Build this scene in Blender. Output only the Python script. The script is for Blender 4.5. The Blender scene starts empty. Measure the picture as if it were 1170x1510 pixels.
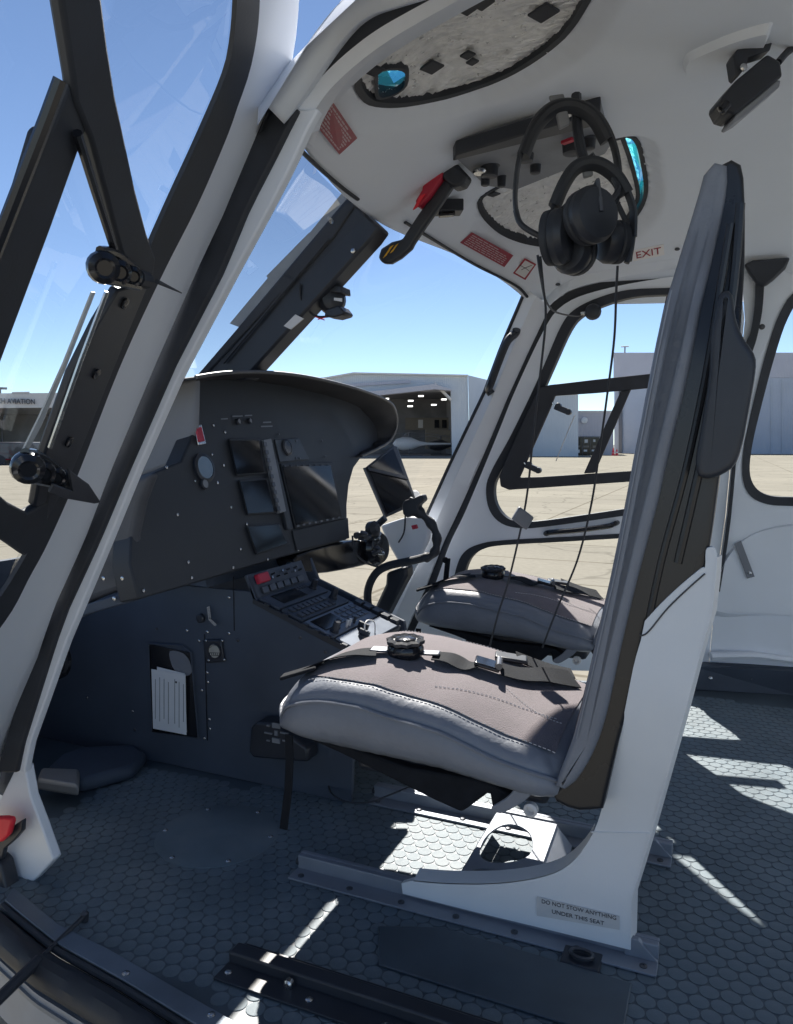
import bpy, bmesh, math, random
from mathutils import Vector as V, Matrix
from mathutils.geometry import tessellate_polygon
random.seed(7)
scn = bpy.context.scene
COL = scn.collection
# ------------------------------------------------------------------ camera
F, HZ, TH = 1110.0, 655.0, math.radians(66.4)      # focal length (photo px), horizon row, heading from the nose
CAM = V((0, 1.57, .8))
PIT = math.atan((755 - HZ) / F)
FW = V((math.cos(TH) * math.cos(PIT), -math.sin(TH) * math.cos(PIT), -math.sin(PIT)))
RT = V((-math.sin(TH), -math.cos(TH), 0))
UP = RT.cross(FW)
cd = bpy.data.cameras.new('camera'); cam = bpy.data.objects.new('camera', cd); COL.objects.link(cam)
cd.sensor_fit = 'VERTICAL'; cd.sensor_height = 36; cd.lens = 36 * F / 1510; cd.clip_start = .02; cd.clip_end = 3000
cam.matrix_world = Matrix(((RT.x, UP.x, -FW.x, CAM.x), (RT.y, UP.y, -FW.y, CAM.y), (RT.z, UP.z, -FW.z, CAM.z), (0, 0, 0, 1)))
scn.camera = cam
# ------------------------------------------------------------------ world, sun, exposure
SUN = V((math.cos(math.radians(45)) * math.cos(math.radians(64)), -math.cos(math.radians(45)) * math.sin(math.radians(64)), math.sin(math.radians(45))))
w = bpy.data.worlds.new('World'); scn.world = w; w.use_nodes = True
nt = w.node_tree; sky = nt.nodes.new('ShaderNodeTexSky'); sky.sky_type = 'NISHITA'; sky.sun_disc = False
sky.sun_elevation = math.asin(SUN.z); sky.sun_rotation = math.atan2(SUN.x, SUN.y)
sky.air_density = .72; sky.dust_density = 0; sky.ozone_density = 1.0; sky.altitude = 1500
bg = nt.nodes['Background']; bg.inputs[1].default_value = .05
nt.links.new(sky.outputs[0], bg.inputs[0])
sl = bpy.data.lights.new('sun', 'SUN'); sl.energy = 3.5; sl.angle = math.radians(.53); sl.color = (1, .95, .87)
so = bpy.data.objects.new('sun', sl); COL.objects.link(so)
so.rotation_euler = SUN.to_track_quat('Z', 'Y').to_euler()
scn.cycles.max_bounces = 14; scn.cycles.diffuse_bounces = 8; scn.cycles.transparent_max_bounces = 16
scn.view_settings.view_transform = 'Standard'; scn.view_settings.look = 'None'
scn.view_settings.exposure = 1.65; scn.view_settings.gamma = 1

# ------------------------------------------------------------------ measuring helpers (photo px -> point on a surface of the place)
def ray(u, v): return FW + RT * ((u - 585) / F) - UP * ((v - 755) / F)
def PY(u, v, Y): d = ray(u, v); return CAM + d * ((Y - CAM.y) / d.y)
def PZ(u, v, Z): d = ray(u, v); return CAM + d * ((Z - CAM.z) / d.z)
def PX(u, v, X): d = ray(u, v); return CAM + d * ((X - CAM.x) / d.x)
def PP(u, v, p, n): d = ray(u, v); return CAM + d * ((p - CAM).dot(n) / d.dot(n))
FH = V((math.cos(TH), -math.sin(TH), 0))
def PD(u, v, D): return PP(u, v, CAM + FH * D, FH)             # upright plane facing the viewer, D metres away
def PS(u, v, f, t0=.4, t1=5):                                   # first crossing of a surface f(P)=0
    d = ray(u, v); a = t0; fa = f(CAM + d * a); n = 120
    for i in range(1, n + 1):
        b = t0 + (t1 - t0) * i / n; fb = f(CAM + d * b)
        if fa * fb <= 0:
            for _ in range(30):
                m = (a + b) / 2; fm = f(CAM + d * m)
                if fa * fm <= 0: b = m
                else: a, fa = m, fm
            return CAM + d * a
        a, fa = b, fb
    return CAM + d * 2.4
def clamp(x, a=0., b=1.): return max(a, min(b, x))
def sst(x): x = clamp(x); return x * x * (3 - 2 * x)
def rs(pts, n, closed=False):                                   # resample a polyline by length
    pts = [V(p) for p in pts]
    if closed: pts = pts + [pts[0]]
    L = [0]
    for a, b in zip(pts, pts[1:]): L.append(L[-1] + (b - a).length)
    out = []; k = 0
    for i in range(n):
        t = L[-1] * i / (n if closed else n - 1)
        while k < len(L) - 2 and L[k + 1] < t: k += 1
        s = (t - L[k]) / max(1e-9, L[k + 1] - L[k]); out.append(pts[k].lerp(pts[k + 1], clamp(s)))
    return out
def sm(pts, k=6, closed=False):                                 # Catmull-Rom
    pts = [V(p) for p in pts]; n = len(pts); out = []
    for i in range(n if closed else n - 1):
        if closed: p0, p1, p2, p3 = (pts[(i + j - 1) % n] for j in range(4))
        else: p0, p1, p2, p3 = pts[max(0, i - 1)], pts[i], pts[i + 1], pts[min(n - 1, i + 2)]
        for j in range(k):
            t = j / k
            out.append(.5 * (2 * p1 + (p2 - p0) * t + (2 * p0 - 5 * p1 + 4 * p2 - p3) * t * t + (3 * p1 - p0 - 3 * p2 + p3) * t ** 3))
    if not closed: out.append(pts[-1])
    return out
def sm2(pts, k=6, closed=False): return [(p.x, p.y) for p in sm([(a, b, 0) for a, b in pts], k, closed)]

# ------------------------------------------------------------------ mesh builder
class MB:
    def __init__(s): s.v = []; s.f = []
    def add(s, vs, fs):
        o = len(s.v); s.v += [V(p) for p in vs]; s.f += [tuple(i + o for i in f) for f in fs]; return s
    def prism(s, pts, vec):
        pts = [V(p) for p in pts]; vec = V(vec); n = len(pts)
        return s.add(pts + [p + vec for p in pts], [tuple(range(n)), tuple(range(2 * n - 1, n - 1, -1))] + [(i, i + n, (i + 1) % n + n, (i + 1) % n) for i in range(n)])
    def holed(s, loops, vec, to2=lambda p: (p.x, p.z, 0)):          # plate with holes, thickness vec
        loops = [[V(p) for p in l] for l in loops]; flat = [p for l in loops for p in l]
        tri = tessellate_polygon([[V(to2(p)) for p in l] for l in loops]); n = len(flat); fs = []
        for t in tri: fs += [tuple(t), tuple(i + n for i in reversed(t))]
        o = 0
        for l in loops:
            m = len(l)
            for i in range(m): a, b = o + i, o + (i + 1) % m; fs.append((a, a + n, b + n, b))
            o += m
        vec = V(vec)
        return s.add(flat + [p + vec for p in flat], fs)
    def band(s, A, B, vec, closed=False):
        A = [V(p) for p in A]; B = [V(p) for p in B]; n = len(A); vec = V(vec)
        vs = A + B + [p + vec for p in A] + [p + vec for p in B]; fs = []
        for i in range(n if closed else n - 1):
            j = (i + 1) % n
            fs += [(i, j, n + j, n + i), (2 * n + i, 3 * n + i, 3 * n + j, 2 * n + j), (i, 2 * n + i, 2 * n + j, j), (n + i, n + j, 3 * n + j, 3 * n + i)]
        if not closed: fs += [(0, n, 3 * n, 2 * n), (n - 1, 3 * n - 1, 4 * n - 1, 2 * n - 1)]
        return s.add(vs, fs)
    def box(s, c, ax, ay, az):                                     # half axes
        c = V(c); ax, ay, az = V(ax), V(ay), V(az)
        vs = [c + ax * i + ay * j + az * k for i in (-1, 1) for j in (-1, 1) for k in (-1, 1)]
        return s.add(vs, [(0, 1, 3, 2), (4, 6, 7, 5), (0, 4, 5, 1), (2, 3, 7, 6), (0, 2, 6, 4), (1, 5, 7, 3)])
    def bx(s, x0, x1, y0, y1, z0, z1):
        return s.box(((x0 + x1) / 2, (y0 + y1) / 2, (z0 + z1) / 2), ((x1 - x0) / 2, 0, 0), (0, (y1 - y0) / 2, 0), (0, 0, (z1 - z0) / 2))
    def tube(s, pts, r, seg=8, closed=False, flat=1.0, upv=None):
        pts = [V(p) for p in pts]; n = len(pts); R = r if isinstance(r, (list, tuple)) else [r] * n
        vs = []; fs = []; prev = None
        for i, p in enumerate(pts):
            a = pts[(i - 1) % n] if closed or i > 0 else p; b = pts[(i + 1) % n] if closed or i < n - 1 else p
            t = (b - a).normalized() if (b - a).length > 1e-9 else V((0, 0, 1))
            if prev is None:
                u = V(upv) if upv else (V((0, 0, 1)) if abs(t.z) < .9 else V((1, 0, 0)))
            else: u = prev
            u = (u - t * u.dot(t)).normalized(); prev = u; b2 = t.cross(u)
            for k in range(seg):
                an = 2 * math.pi * k / seg; vs.append(p + (u * math.cos(an) * flat + b2 * math.sin(an)) * R[i])
        for i in range(n if closed else n - 1):
            j = (i + 1) % n
            for k in range(seg): l = (k + 1) % seg; fs.append((i * seg + k, i * seg + l, j * seg + l, j * seg + k))
        if not closed: fs += [tuple(reversed(range(seg))), tuple((n - 1) * seg + k for k in range(seg))]
        return s.add(vs, fs)
    def lathe(s, o, ax, prof, seg=20, wob=None):                   # prof: (radius, height along ax)
        o = V(o); ax = V(ax).normalized(); u = ax.orthogonal().normalized(); b = ax.cross(u); vs = []; fs = []
        for r, h in prof:
            for k in range(seg):
                an = 2 * math.pi * k / seg; q = r * (1 + (wob(k) if wob else 0)); vs.append(o + ax * h + (u * math.cos(an) + b * math.sin(an)) * q)
        m = len(prof)
        for i in range(m - 1):
            for k in range(seg): l = (k + 1) % seg; fs.append((i * seg + k, i * seg + l, (i + 1) * seg + l, (i + 1) * seg + k))
        fs += [tuple(reversed(range(seg))), tuple((m - 1) * seg + k for k in range(seg))]
        return s.add(vs, fs)
    def loft(s, prof, y0, y1, rnd, xz, wob=None, n=5):              # side outline prof [(a,b)] swept y0->y1 with rounded rims
        pr = [V((a, b, 0)) for a, b in prof]; m = len(pr)
        area = sum(pr[i].x * pr[(i + 1) % m].y - pr[(i + 1) % m].x * pr[i].y for i in range(m)); sg = 1 if area > 0 else -1
        nr = []
        for i in range(m):
            t = (pr[(i + 1) % m] - pr[i - 1]).normalized(); nr.append(V((-t.y, t.x, 0)) * sg)
        ys = []
        for k in range(n + 1): a = math.pi / 2 * k / n; ys.append((y0 + math.copysign(rnd, y1 - y0) * (1 - math.sin(a)), rnd * (1 - math.cos(a))))
        ys = [(y0 + math.copysign(rnd * (1 - math.cos(math.pi / 2 * k / n)), y1 - y0), rnd * (1 - math.sin(math.pi / 2 * k / n))) for k in range(n + 1)]
        mid = [(y0 + (y1 - y0) * q, 0) for q in (.3, .4, .5, .6, .7)]
        ye = [(y1 - (y - y0), i) for y, i in reversed(ys)]
        rows = [(y0, rnd + .004), (y0, rnd + .0015)] + ys + mid + ye + [(y1, rnd + .0015), (y1, rnd + .004)]; vs = []; fs = []
        for y, ins in rows:
            for i in range(m):
                q = pr[i] + nr[i] * ins; p = xz(q.x, q.y, y)
                vs.append(V(p) + (wob(V(p)) if wob else V((0, 0, 0))))
        for r in range(len(rows) - 1):
            for i in range(m): j = (i + 1) % m; fs.append((r * m + i, r * m + j, (r + 1) * m + j, (r + 1) * m + i))
        fs += [tuple(reversed(range(m))), tuple((len(rows) - 1) * m + i for i in range(m))]
        return s.add(vs, fs)
    def mesh(s, name, smooth=30):
        me = bpy.data.meshes.new(name); me.from_pydata(s.v, [], s.f)
        bm = bmesh.new(); bm.from_mesh(me); bmesh.ops.recalc_face_normals(bm, faces=bm.faces); bm.to_mesh(me); bm.free()
        if smooth:
            me.polygons.foreach_set('use_smooth', [True] * len(me.polygons)); me.set_sharp_from_angle(angle=math.radians(smooth))
        return me
    def obj(s, name, mat, parent=None, smooth=30, bevel=0, seg=2):
        o = bpy.data.objects.new(name, s.mesh(name, smooth)); o.data.materials.append(mat); COL.objects.link(o)
        if parent: o.parent = parent; o.matrix_parent_inverse = parent.matrix_world.inverted()
        if bevel:
            b = o.modifiers.new('bevel', 'BEVEL'); b.width = bevel; b.segments = seg; b.limit_method = 'ANGLE'; b.angle_limit = math.radians(40); b.harden_normals = False
        return o
def tag(o, label, cat, group=None, kind=None):
    if label: o['label'] = label
    if cat: o['category'] = cat
    if group: o['group'] = group
    if kind: o['kind'] = kind
    return o
def thing(name, label, cat, loc=(0, 0, 0), group=None):
    o = bpy.data.objects.new(name, None); o.location = loc; o.empty_display_size = .05; COL.objects.link(o)
    o.matrix_world = Matrix.Translation(V(loc)); return tag(o, label, cat, group)
def struct(o): o['kind'] = 'structure'; return o
def inst(name, me, mat, loc, rot=None, parent=None, sc=1):
    o = bpy.data.objects.new(name, me); COL.objects.link(o)
    if not me.materials: me.materials.append(mat)
    M = Matrix.Translation(V(loc)) @ (rot.to_matrix().to_4x4() if rot else Matrix.Identity(4)) @ Matrix.Scale(sc, 4)
    if parent: o.parent = parent; o.matrix_parent_inverse = parent.matrix_world.inverted()
    o.matrix_basis = M
    return o
def text(name, body, c, xdir, updir, h, mat, parent=None, depth=.0003, sx=1.0):
    cu = bpy.data.curves.new('lettering', 'FONT'); cu.body = body; cu.align_x = 'CENTER'; cu.align_y = 'CENTER'; cu.size = h / .7; cu.extrude = depth / (h / .7) * (h / .7)
    t = bpy.data.objects.new('tmp', cu); COL.objects.link(t)
    dg = bpy.context.evaluated_depsgraph_get(); me = bpy.data.meshes.new_from_object(t.evaluated_get(dg)); bpy.data.objects.remove(t)
    x = V(xdir).normalized(); z = x.cross(V(updir)).normalized(); y = z.cross(x); c = V(c)
    for vv in me.vertices: p = vv.co.copy(); vv.co = c + x * p.x * sx + y * p.y + z * p.z
    me.materials.clear(); me.materials.append(mat)
    o = bpy.data.objects.new(name, me); COL.objects.link(o)
    if parent: o.parent = parent; o.matrix_parent_inverse = parent.matrix_world.inverted()
    return o

# ------------------------------------------------------------------ materials
def mat(name, col, rough=.5, metal=0, var=.08, vs=8, bump=0, bs=200, spec=.5, coat=0, dirt=0):
    m = bpy.data.materials.new(name); m.use_nodes = True; n = m.node_tree; b = n.nodes['Principled BSDF']
    tc = n.nodes.new('ShaderNodeTexCoord'); nz = n.nodes.new('ShaderNodeTexNoise'); nz.inputs['Scale'].default_value = vs; nz.inputs['Detail'].default_value = 5
    n.links.new(tc.outputs['Object'], nz.inputs['Vector'])
    mr = n.nodes.new('ShaderNodeMapRange'); mr.inputs[1].default_value = .3; mr.inputs[2].default_value = .7; mr.inputs[3].default_value = 1 - var; mr.inputs[4].default_value = 1 + var
    n.links.new(nz.outputs['Fac'], mr.inputs[0])
    mx = n.nodes.new('ShaderNodeVectorMath'); mx.operation = 'SCALE'; mx.inputs[0].default_value = col[:3]; n.links.new(mr.outputs[0], mx.inputs['Scale'])
    n.links.new(mx.outputs[0], b.inputs['Base Color'])
    r2 = n.nodes.new('ShaderNodeMapRange'); r2.inputs[3].default_value = max(0, rough - .08); r2.inputs[4].default_value = min(1, rough + .08); n.links.new(nz.outputs['Fac'], r2.inputs[0]); n.links.new(r2.outputs[0], b.inputs['Roughness'])
    b.inputs['Metallic'].default_value = metal; b.inputs['Specular IOR Level'].default_value = spec; b.inputs['Coat Weight'].default_value = coat
    if bump:
        n2 = n.nodes.new('ShaderNodeTexNoise'); n2.inputs['Scale'].default_value = bs; n2.inputs['Detail'].default_value = 3; n.links.new(tc.outputs['Object'], n2.inputs['Vector'])
        bp = n.nodes.new('ShaderNodeBump'); bp.inputs['Strength'].default_value = bump; bp.inputs['Distance'].default_value = .002; n.links.new(n2.outputs['Fac'], bp.inputs['Height']); n.links.new(bp.outputs[0], b.inputs['Normal'])
    return m
def glassmat(name, tint=(.93, .96, .97), ior=1.3, rough=0.0, k=.35):
    m = bpy.data.materials.new(name); m.use_nodes = True; n = m.node_tree; n.nodes.remove(n.nodes['Principled BSDF'])
    t = n.nodes.new('ShaderNodeBsdfTransparent'); t.inputs[0].default_value = (*tint, 1); g = n.nodes.new('ShaderNodeBsdfGlossy'); g.inputs['Roughness'].default_value = rough
    fr = n.nodes.new('ShaderNodeFresnel'); fr.inputs[0].default_value = ior
    mx = n.nodes.new('ShaderNodeMixShader'); ml = n.nodes.new('ShaderNodeMath'); ml.operation = 'MULTIPLY'; ml.inputs[1].default_value = k; n.links.new(fr.outputs[0], ml.inputs[0]); n.links.new(ml.outputs[0], mx.inputs[0]); n.links.new(t.outputs[0], mx.inputs[1]); n.links.new(g.outputs[0], mx.inputs[2])
    n.links.new(mx.outputs[0], n.nodes['Material Output'].inputs[0]); return m
M = {}  # blue tint of liner, floor, console and blacks puts lens glare into colour
M['liner'] = mat('cabin_liner', (.80, .84, .90), .55, var=.03, vs=3, bump=.12, bs=500)
M['paint'] = mat('white_paint', (.82, .85, .90), .38, var=.03, vs=4, bump=.02, bs=40)
M['side'] = mat('seat_side_panel', (.78, .80, .82), .5, var=.04, vs=5, bump=.12, bs=700)
M['rubber'] = mat('black_rubber', (.028, .032, .041), .6, var=.2, vs=20, bump=.1, bs=300)
M['black'] = mat('black_plastic', (.028, .032, .042), .42, var=.15, vs=15, bump=.06, bs=500)
M['gloss'] = mat('gloss_black', (.015, .016, .02), .18, var=.1, vs=10)
M['panel'] = mat('panel_paint', (.030, .034, .042), .55, var=.12, vs=6, bump=.15, bs=900)
M['cons'] = mat('console_paint', (.06, .076, .105), .6, var=.15, vs=6, bump=.15, bs=900)
M['hood'] = mat('hood_leatherette', (.03, .03, .034), .62, var=.12, vs=12, bump=.3, bs=600)
M['greycover'] = mat('grey_cover', (.20, .21, .235), .6, var=.06, vs=8, bump=.2, bs=800)
M['leather'] = mat('grey_leather', (.205, .22, .255), .44, var=.09, vs=14, bump=.5, bs=90)
M['metal'] = mat('bare_aluminium', (.50, .52, .55), .42, metal=.75, var=.12, vs=30, bump=.05, bs=100)
M['steel'] = mat('steel', (.6, .6, .6), .25, metal=1, var=.1, vs=40)
M['dkmetal'] = mat('dark_metal', (.12, .125, .14), .4, metal=.8, var=.2, vs=25)
M['greymetal'] = mat('grey_plate', (.27, .29, .33), .5, metal=.3, var=.08, vs=20)
M['alu'] = mat('sill_plate', (.16, .19, .23), .42, metal=.3, var=.2, vs=9, bump=.1, bs=120)
M['red'] = mat('red_paint', (.45, .02, .05), .45, var=.1)
M['redtag'] = mat('red_fabric', (.8, .03, .05), .5, var=.05)
M['placard'] = mat('red_placard', (.33, .035, .06), .45, var=.1, vs=60)
M['pale'] = mat('pale_print', (.55, .40, .42), .5)
M['white'] = mat('white_label', (.72, .70, .68), .45, var=.04)
M['paper'] = mat('paper', (.78, .79, .80), .6, var=.04, vs=10)
M['ink'] = mat('ink', (.04, .04, .05), .6)
M['redink'] = mat('red_ink', (.35, .03, .05), .5)
M['web'] = mat('belt_webbing', (.016, .018, .023), .85, var=.2, vs=60, bump=.5, bs=900, spec=.2)
M['yellow'] = mat('yellow_mark', (.75, .42, .04), .5)
M['screen'] = mat('dark_screen', (.010, .011, .014), .1, var=.1, spec=.3)
M['grey'] = mat('grey_plastic', (.22, .23, .25), .5, var=.1, vs=20)
M['face'] = mat('dial_face', (.40, .39, .34), .5, var=.1, vs=60)
M['teal'] = glassmat('teal_glass', (.25, .85, .9), 1.35)
M['glass'] = glassmat('clear_acrylic', (.95, .97, .975), 1.22)
M['doorglass'] = glassmat('door_acrylic', (.95, .97, .98), 1.2, k=.10)
M['winglass'] = glassmat('windscreen', (.96, .97, .98), 1.15)
M['thick'] = mat('window_edge', (.45, .48, .5), .15, var=.1)
M['mirror'] = mat('dial_glass', (.22, .24, .24), .2, metal=.6, var=.05)
# seat mesh fabric: fine woven relief
def weave():
    m = mat('seat_mesh_fabric', (.15, .122, .132), .85, var=.12, vs=40); n = m.node_tree; b = n.nodes['Principled BSDF']
    tc = n.nodes.new('ShaderNodeTexCoord'); vo = n.nodes.new('ShaderNodeTexVoronoi'); vo.inputs['Scale'].default_value = 620; n.links.new(tc.outputs['Object'], vo.inputs['Vector'])
    bp = n.nodes.new('ShaderNodeBump'); bp.inputs['Strength'].default_value = .6; bp.inputs['Distance'].default_value = .0014; n.links.new(vo.outputs['Distance'], bp.inputs['Height']); n.links.new(bp.outputs[0], b.inputs['Normal'])
    b.inputs['Sheen Weight'].default_value = .3; return m
M['mesh'] = weave()
def foil():
    m = mat('silver_sunshade', (.88, .88, .87), .3, metal=.6, var=.1, vs=60); n = m.node_tree; b = n.nodes['Principled BSDF']
    tc = n.nodes.new('ShaderNodeTexCoord'); mp = n.nodes.new('ShaderNodeMapping'); mp.inputs['Scale'].default_value = (.12, 1, 1); mp.inputs['Rotation'].default_value = (0, 0, .25)
    mu = n.nodes.new('ShaderNodeTexNoise'); mu.inputs['Scale'].default_value = 170; mu.inputs['Detail'].default_value = 6; mu.inputs['Distortion'].default_value = 1.2
    n.links.new(tc.outputs['Object'], mp.inputs[0]); n.links.new(mp.outputs[0], mu.inputs['Vector'])
    bp = n.nodes.new('ShaderNodeBump'); bp.inputs['Strength'].default_value = .9; bp.inputs['Distance'].default_value = .006; n.links.new(mu.outputs['Fac'], bp.inputs['Height']); n.links.new(bp.outputs[0], b.inputs['Normal']); return m
M['foil'] = foil()
def floormat():
    m = mat('floor_rubber', (.125, .165, .195), .5, var=.2, vs=7); n = m.node_tree; b = n.nodes['Principled BSDF']
    tc = n.nodes.new('ShaderNodeTexCoord'); g = n.nodes.new('ShaderNodeTexNoise'); g.inputs['Scale'].default_value = 1500; g.inputs['Detail'].default_value = 2; n.links.new(tc.outputs['Object'], g.inputs['Vector'])
    src = b.inputs['Base Color'].links[0].from_socket
    d1 = n.nodes.new('ShaderNodeTexNoise'); d1.inputs['Scale'].default_value = 5; d1.inputs['Detail'].default_value = 9; d1.inputs['Roughness'].default_value = .7; n.links.new(tc.outputs['Object'], d1.inputs['Vector'])
    r1 = n.nodes.new('ShaderNodeMapRange'); r1.inputs[1].default_value = .45; r1.inputs[2].default_value = .75; r1.inputs[4].default_value = .5; n.links.new(d1.outputs['Fac'], r1.inputs[0])
    sp_ = n.nodes.new('ShaderNodeTexNoise'); sp_.inputs['Scale'].default_value = 620; sp_.inputs['Detail'].default_value = 1; n.links.new(tc.outputs['Object'], sp_.inputs['Vector'])
    r2 = n.nodes.new('ShaderNodeMapRange'); r2.inputs[1].default_value = .68; r2.inputs[2].default_value = .72; r2.inputs[4].default_value = .6; n.links.new(sp_.outputs['Fac'], r2.inputs[0])
    ad = n.nodes.new('ShaderNodeMath'); ad.operation = 'MAXIMUM'; n.links.new(r1.outputs[0], ad.inputs[0]); n.links.new(r2.outputs[0], ad.inputs[1])
    mxd = n.nodes.new('ShaderNodeMix'); mxd.data_type = 'RGBA'; n.links.new(ad.outputs[0], mxd.inputs[0]); n.links.new(src, mxd.inputs[6]); mxd.inputs[7].default_value = (.26, .28, .29, 1); n.links.new(mxd.outputs[2], b.inputs['Base Color'])
    bp = n.nodes.new('ShaderNodeBump'); bp.inputs['Strength'].default_value = .35; bp.inputs['Distance'].default_value = .0015; n.links.new(g.outputs['Fac'], bp.inputs['Height']); n.links.new(bp.outputs[0], b.inputs['Normal']); return m
M['floor'] = floormat()
M['groove'] = mat('floor_base', (.07, .092, .112), .42, var=.2, vs=9)
def concrete():
    m = mat('apron_concrete', (.275, .255, .21), 1.0, var=.10, vs=.35, spec=.02); n = m.node_tree; b = n.nodes['Principled BSDF']
    src = b.inputs['Base Color'].links[0].from_socket
    tc = n.nodes.new('ShaderNodeTexCoord'); br = n.nodes.new('ShaderNodeTexBrick'); br.inputs['Scale'].default_value = .16; br.offset = 0; br.inputs['Mortar Size'].default_value = .004; br.inputs['Color1'].default_value = (1, 1, 1, 1); br.inputs['Color2'].default_value = (.93, .93, .94, 1); br.inputs['Mortar'].default_value = (.6, .58, .55, 1)
    n.links.new(tc.outputs['Object'], br.inputs['Vector'])
    n3 = n.nodes.new('ShaderNodeTexNoise'); n3.inputs['Scale'].default_value = 14; n3.inputs['Detail'].default_value = 8; n.links.new(tc.outputs['Object'], n3.inputs['Vector'])
    cr = n.nodes.new('ShaderNodeMapRange'); cr.inputs[3].default_value = .82; cr.inputs[4].default_value = 1.15; n.links.new(n3.outputs['Fac'], cr.inputs[0])
    m1 = n.nodes.new('ShaderNodeVectorMath'); m1.operation = 'MULTIPLY'; n.links.new(src, m1.inputs[0]); n.links.new(br.outputs['Color'], m1.inputs[1])
    m2 = n.nodes.new('ShaderNodeVectorMath'); m2.operation = 'SCALE'; n.links.new(m1.outputs[0], m2.inputs[0]); n.links.new(cr.outputs[0], m2.inputs['Scale'])
    # wandering sealed cracks
    vo = n.nodes.new('ShaderNodeTexVoronoi'); vo.feature = 'DISTANCE_TO_EDGE'; vo.inputs['Scale'].default_value = .45
    nd = n.nodes.new('ShaderNodeTexNoise'); nd.inputs['Scale'].default_value = 1.2; n.links.new(tc.outputs['Object'], nd.inputs['Vector'])
    mxv = n.nodes.new('ShaderNodeVectorMath'); mxv.operation = 'ADD'; n.links.new(tc.outputs['Object'], mxv.inputs[0]); n.links.new(nd.outputs['Color'], mxv.inputs[1]); n.links.new(mxv.outputs[0], vo.inputs['Vector'])
    ck = n.nodes.new('ShaderNodeMapRange'); ck.inputs[1].default_value = 0; ck.inputs[2].default_value = .02; ck.inputs[3].default_value = .72; ck.inputs[4].default_value = 1; n.links.new(vo.outputs['Distance'], ck.inputs[0])
    m3 = n.nodes.new('ShaderNodeVectorMath'); m3.operation = 'SCALE'; n.links.new(m2.outputs[0], m3.inputs[0]); n.links.new(ck.outputs[0], m3.inputs['Scale'])
    n.links.new(m3.outputs[0], b.inputs['Base Color']); return m
M['concrete'] = concrete()
def ribbed(name, col):
    m = mat(name, col, .5, var=.05, vs=.3); n = m.node_tree; b = n.nodes['Principled BSDF']
    tc = n.nodes.new('ShaderNodeTexCoord'); wv = n.nodes.new('ShaderNodeTexWave'); wv.inputs['Scale'].default_value = 1.6; n.links.new(tc.outputs['Object'], wv.inputs['Vector'])
    bp = n.nodes.new('ShaderNodeBump'); bp.inputs['Strength'].default_value = .3; bp.inputs['Distance'].default_value = .05; n.links.new(wv.outputs['Fac'], bp.inputs['Height']); n.links.new(bp.outputs[0], b.inputs['Normal']); return m
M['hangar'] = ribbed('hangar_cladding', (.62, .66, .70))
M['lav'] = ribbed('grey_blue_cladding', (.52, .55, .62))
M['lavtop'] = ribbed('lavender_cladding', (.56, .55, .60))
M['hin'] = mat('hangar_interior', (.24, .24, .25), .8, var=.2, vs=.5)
M['hroom'] = mat('office_wall', (.26, .23, .19), .8, var=.1)
M['lamp'] = bpy.data.materials.new('hangar_lamp'); M['lamp'].use_nodes = True
_b = M['lamp'].node_tree.nodes['Principled BSDF']; _b.inputs['Emission Color'].default_value = (1, 1, .95, 1); _b.inputs['Emission Strength'].default_value = 1
#@@SECTION
# ================================================================== the apron and the buildings across it
GZ = -.65
g = MB().add([(-1500, -1500, GZ), (1500, -1500, GZ), (1500, 1500, GZ), (-1500, 1500, GZ)], [(0, 1, 2, 3)]).obj('ground', M['concrete'], smooth=0); struct(g)
UPZ = V((0, 0, 1))
def bld(u0, u1, vb, D=None):                                     # frame of a facade seen between columns u0..u1 with base row vb
    a = PZ((u0 + u1) / 2, vb, GZ); n = (CAM - a); n.z = 0; D = n.length; n.normalize()
    return a, n
def on(u, v, a, n): return PP(u, v, a, n)
# --- big open hangar
a, n = bld(480, 697, 674); away = -n
h = thing('hangar', 'white metal hangar with its wide door raised, helicopters parked inside', 'hangar', a)
L = lambda u, v: on(u, v, a, n)
def flr(p): return V((p.x, p.y, GZ))
o1 = [L(430, 566), L(522, 550), L(690, 553.5), flr(L(693, 674)), flr(L(430, 674))]
hole = [L(455, 590), L(640, 568), L(665, 576), flr(L(667, 674)) + UPZ * .02, flr(L(455, 674)) + UPZ * .02]
rt = V((-n.y, n.x, 0))
MB().holed([o1, hole], away * .4, to2=lambda p: (p.dot(rt), p.z, 0)).obj('front_wall', M['hangar'], h, smooth=0)
sw = [L(690.4, 553.5), flr(L(693.4, 674))]; sd = (away * .9 + rt * (-.42 if rt.dot(RT) < 0 else .42)) * 44
MB().prism([sw[0], sw[1], sw[1] + sd, sw[0] + sd], away * -.2 + V((0, 0, 0))).obj('side_wall', M['hangar'], h, smooth=0)
MB().prism([L(430, 565.5), L(522, 549.5), L(690, 553), L(690, 555), L(522, 552), L(430, 568)], n * .5).obj('roof_trim', M['white'], h, smooth=0)
zr = L(690, 556).z; rf4 = [V((p.x, p.y, zr)) for p in (L(430, 570) + away * .5, L(688, 570) + away * .5, L(688, 570) + away * 38, L(430, 570) + away * 38)]
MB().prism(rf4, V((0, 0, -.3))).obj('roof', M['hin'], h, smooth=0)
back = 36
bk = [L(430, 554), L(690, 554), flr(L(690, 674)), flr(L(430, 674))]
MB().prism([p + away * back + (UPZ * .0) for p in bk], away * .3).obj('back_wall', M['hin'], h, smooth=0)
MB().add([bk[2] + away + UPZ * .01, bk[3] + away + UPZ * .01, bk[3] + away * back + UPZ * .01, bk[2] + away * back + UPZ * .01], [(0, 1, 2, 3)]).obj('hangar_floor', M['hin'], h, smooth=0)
MB().prism([rf4[1], rf4[2], flr(rf4[2]), flr(rf4[1])], rt * .2).obj('inner_side_wall', M['hin'], h, smooth=0)
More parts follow.
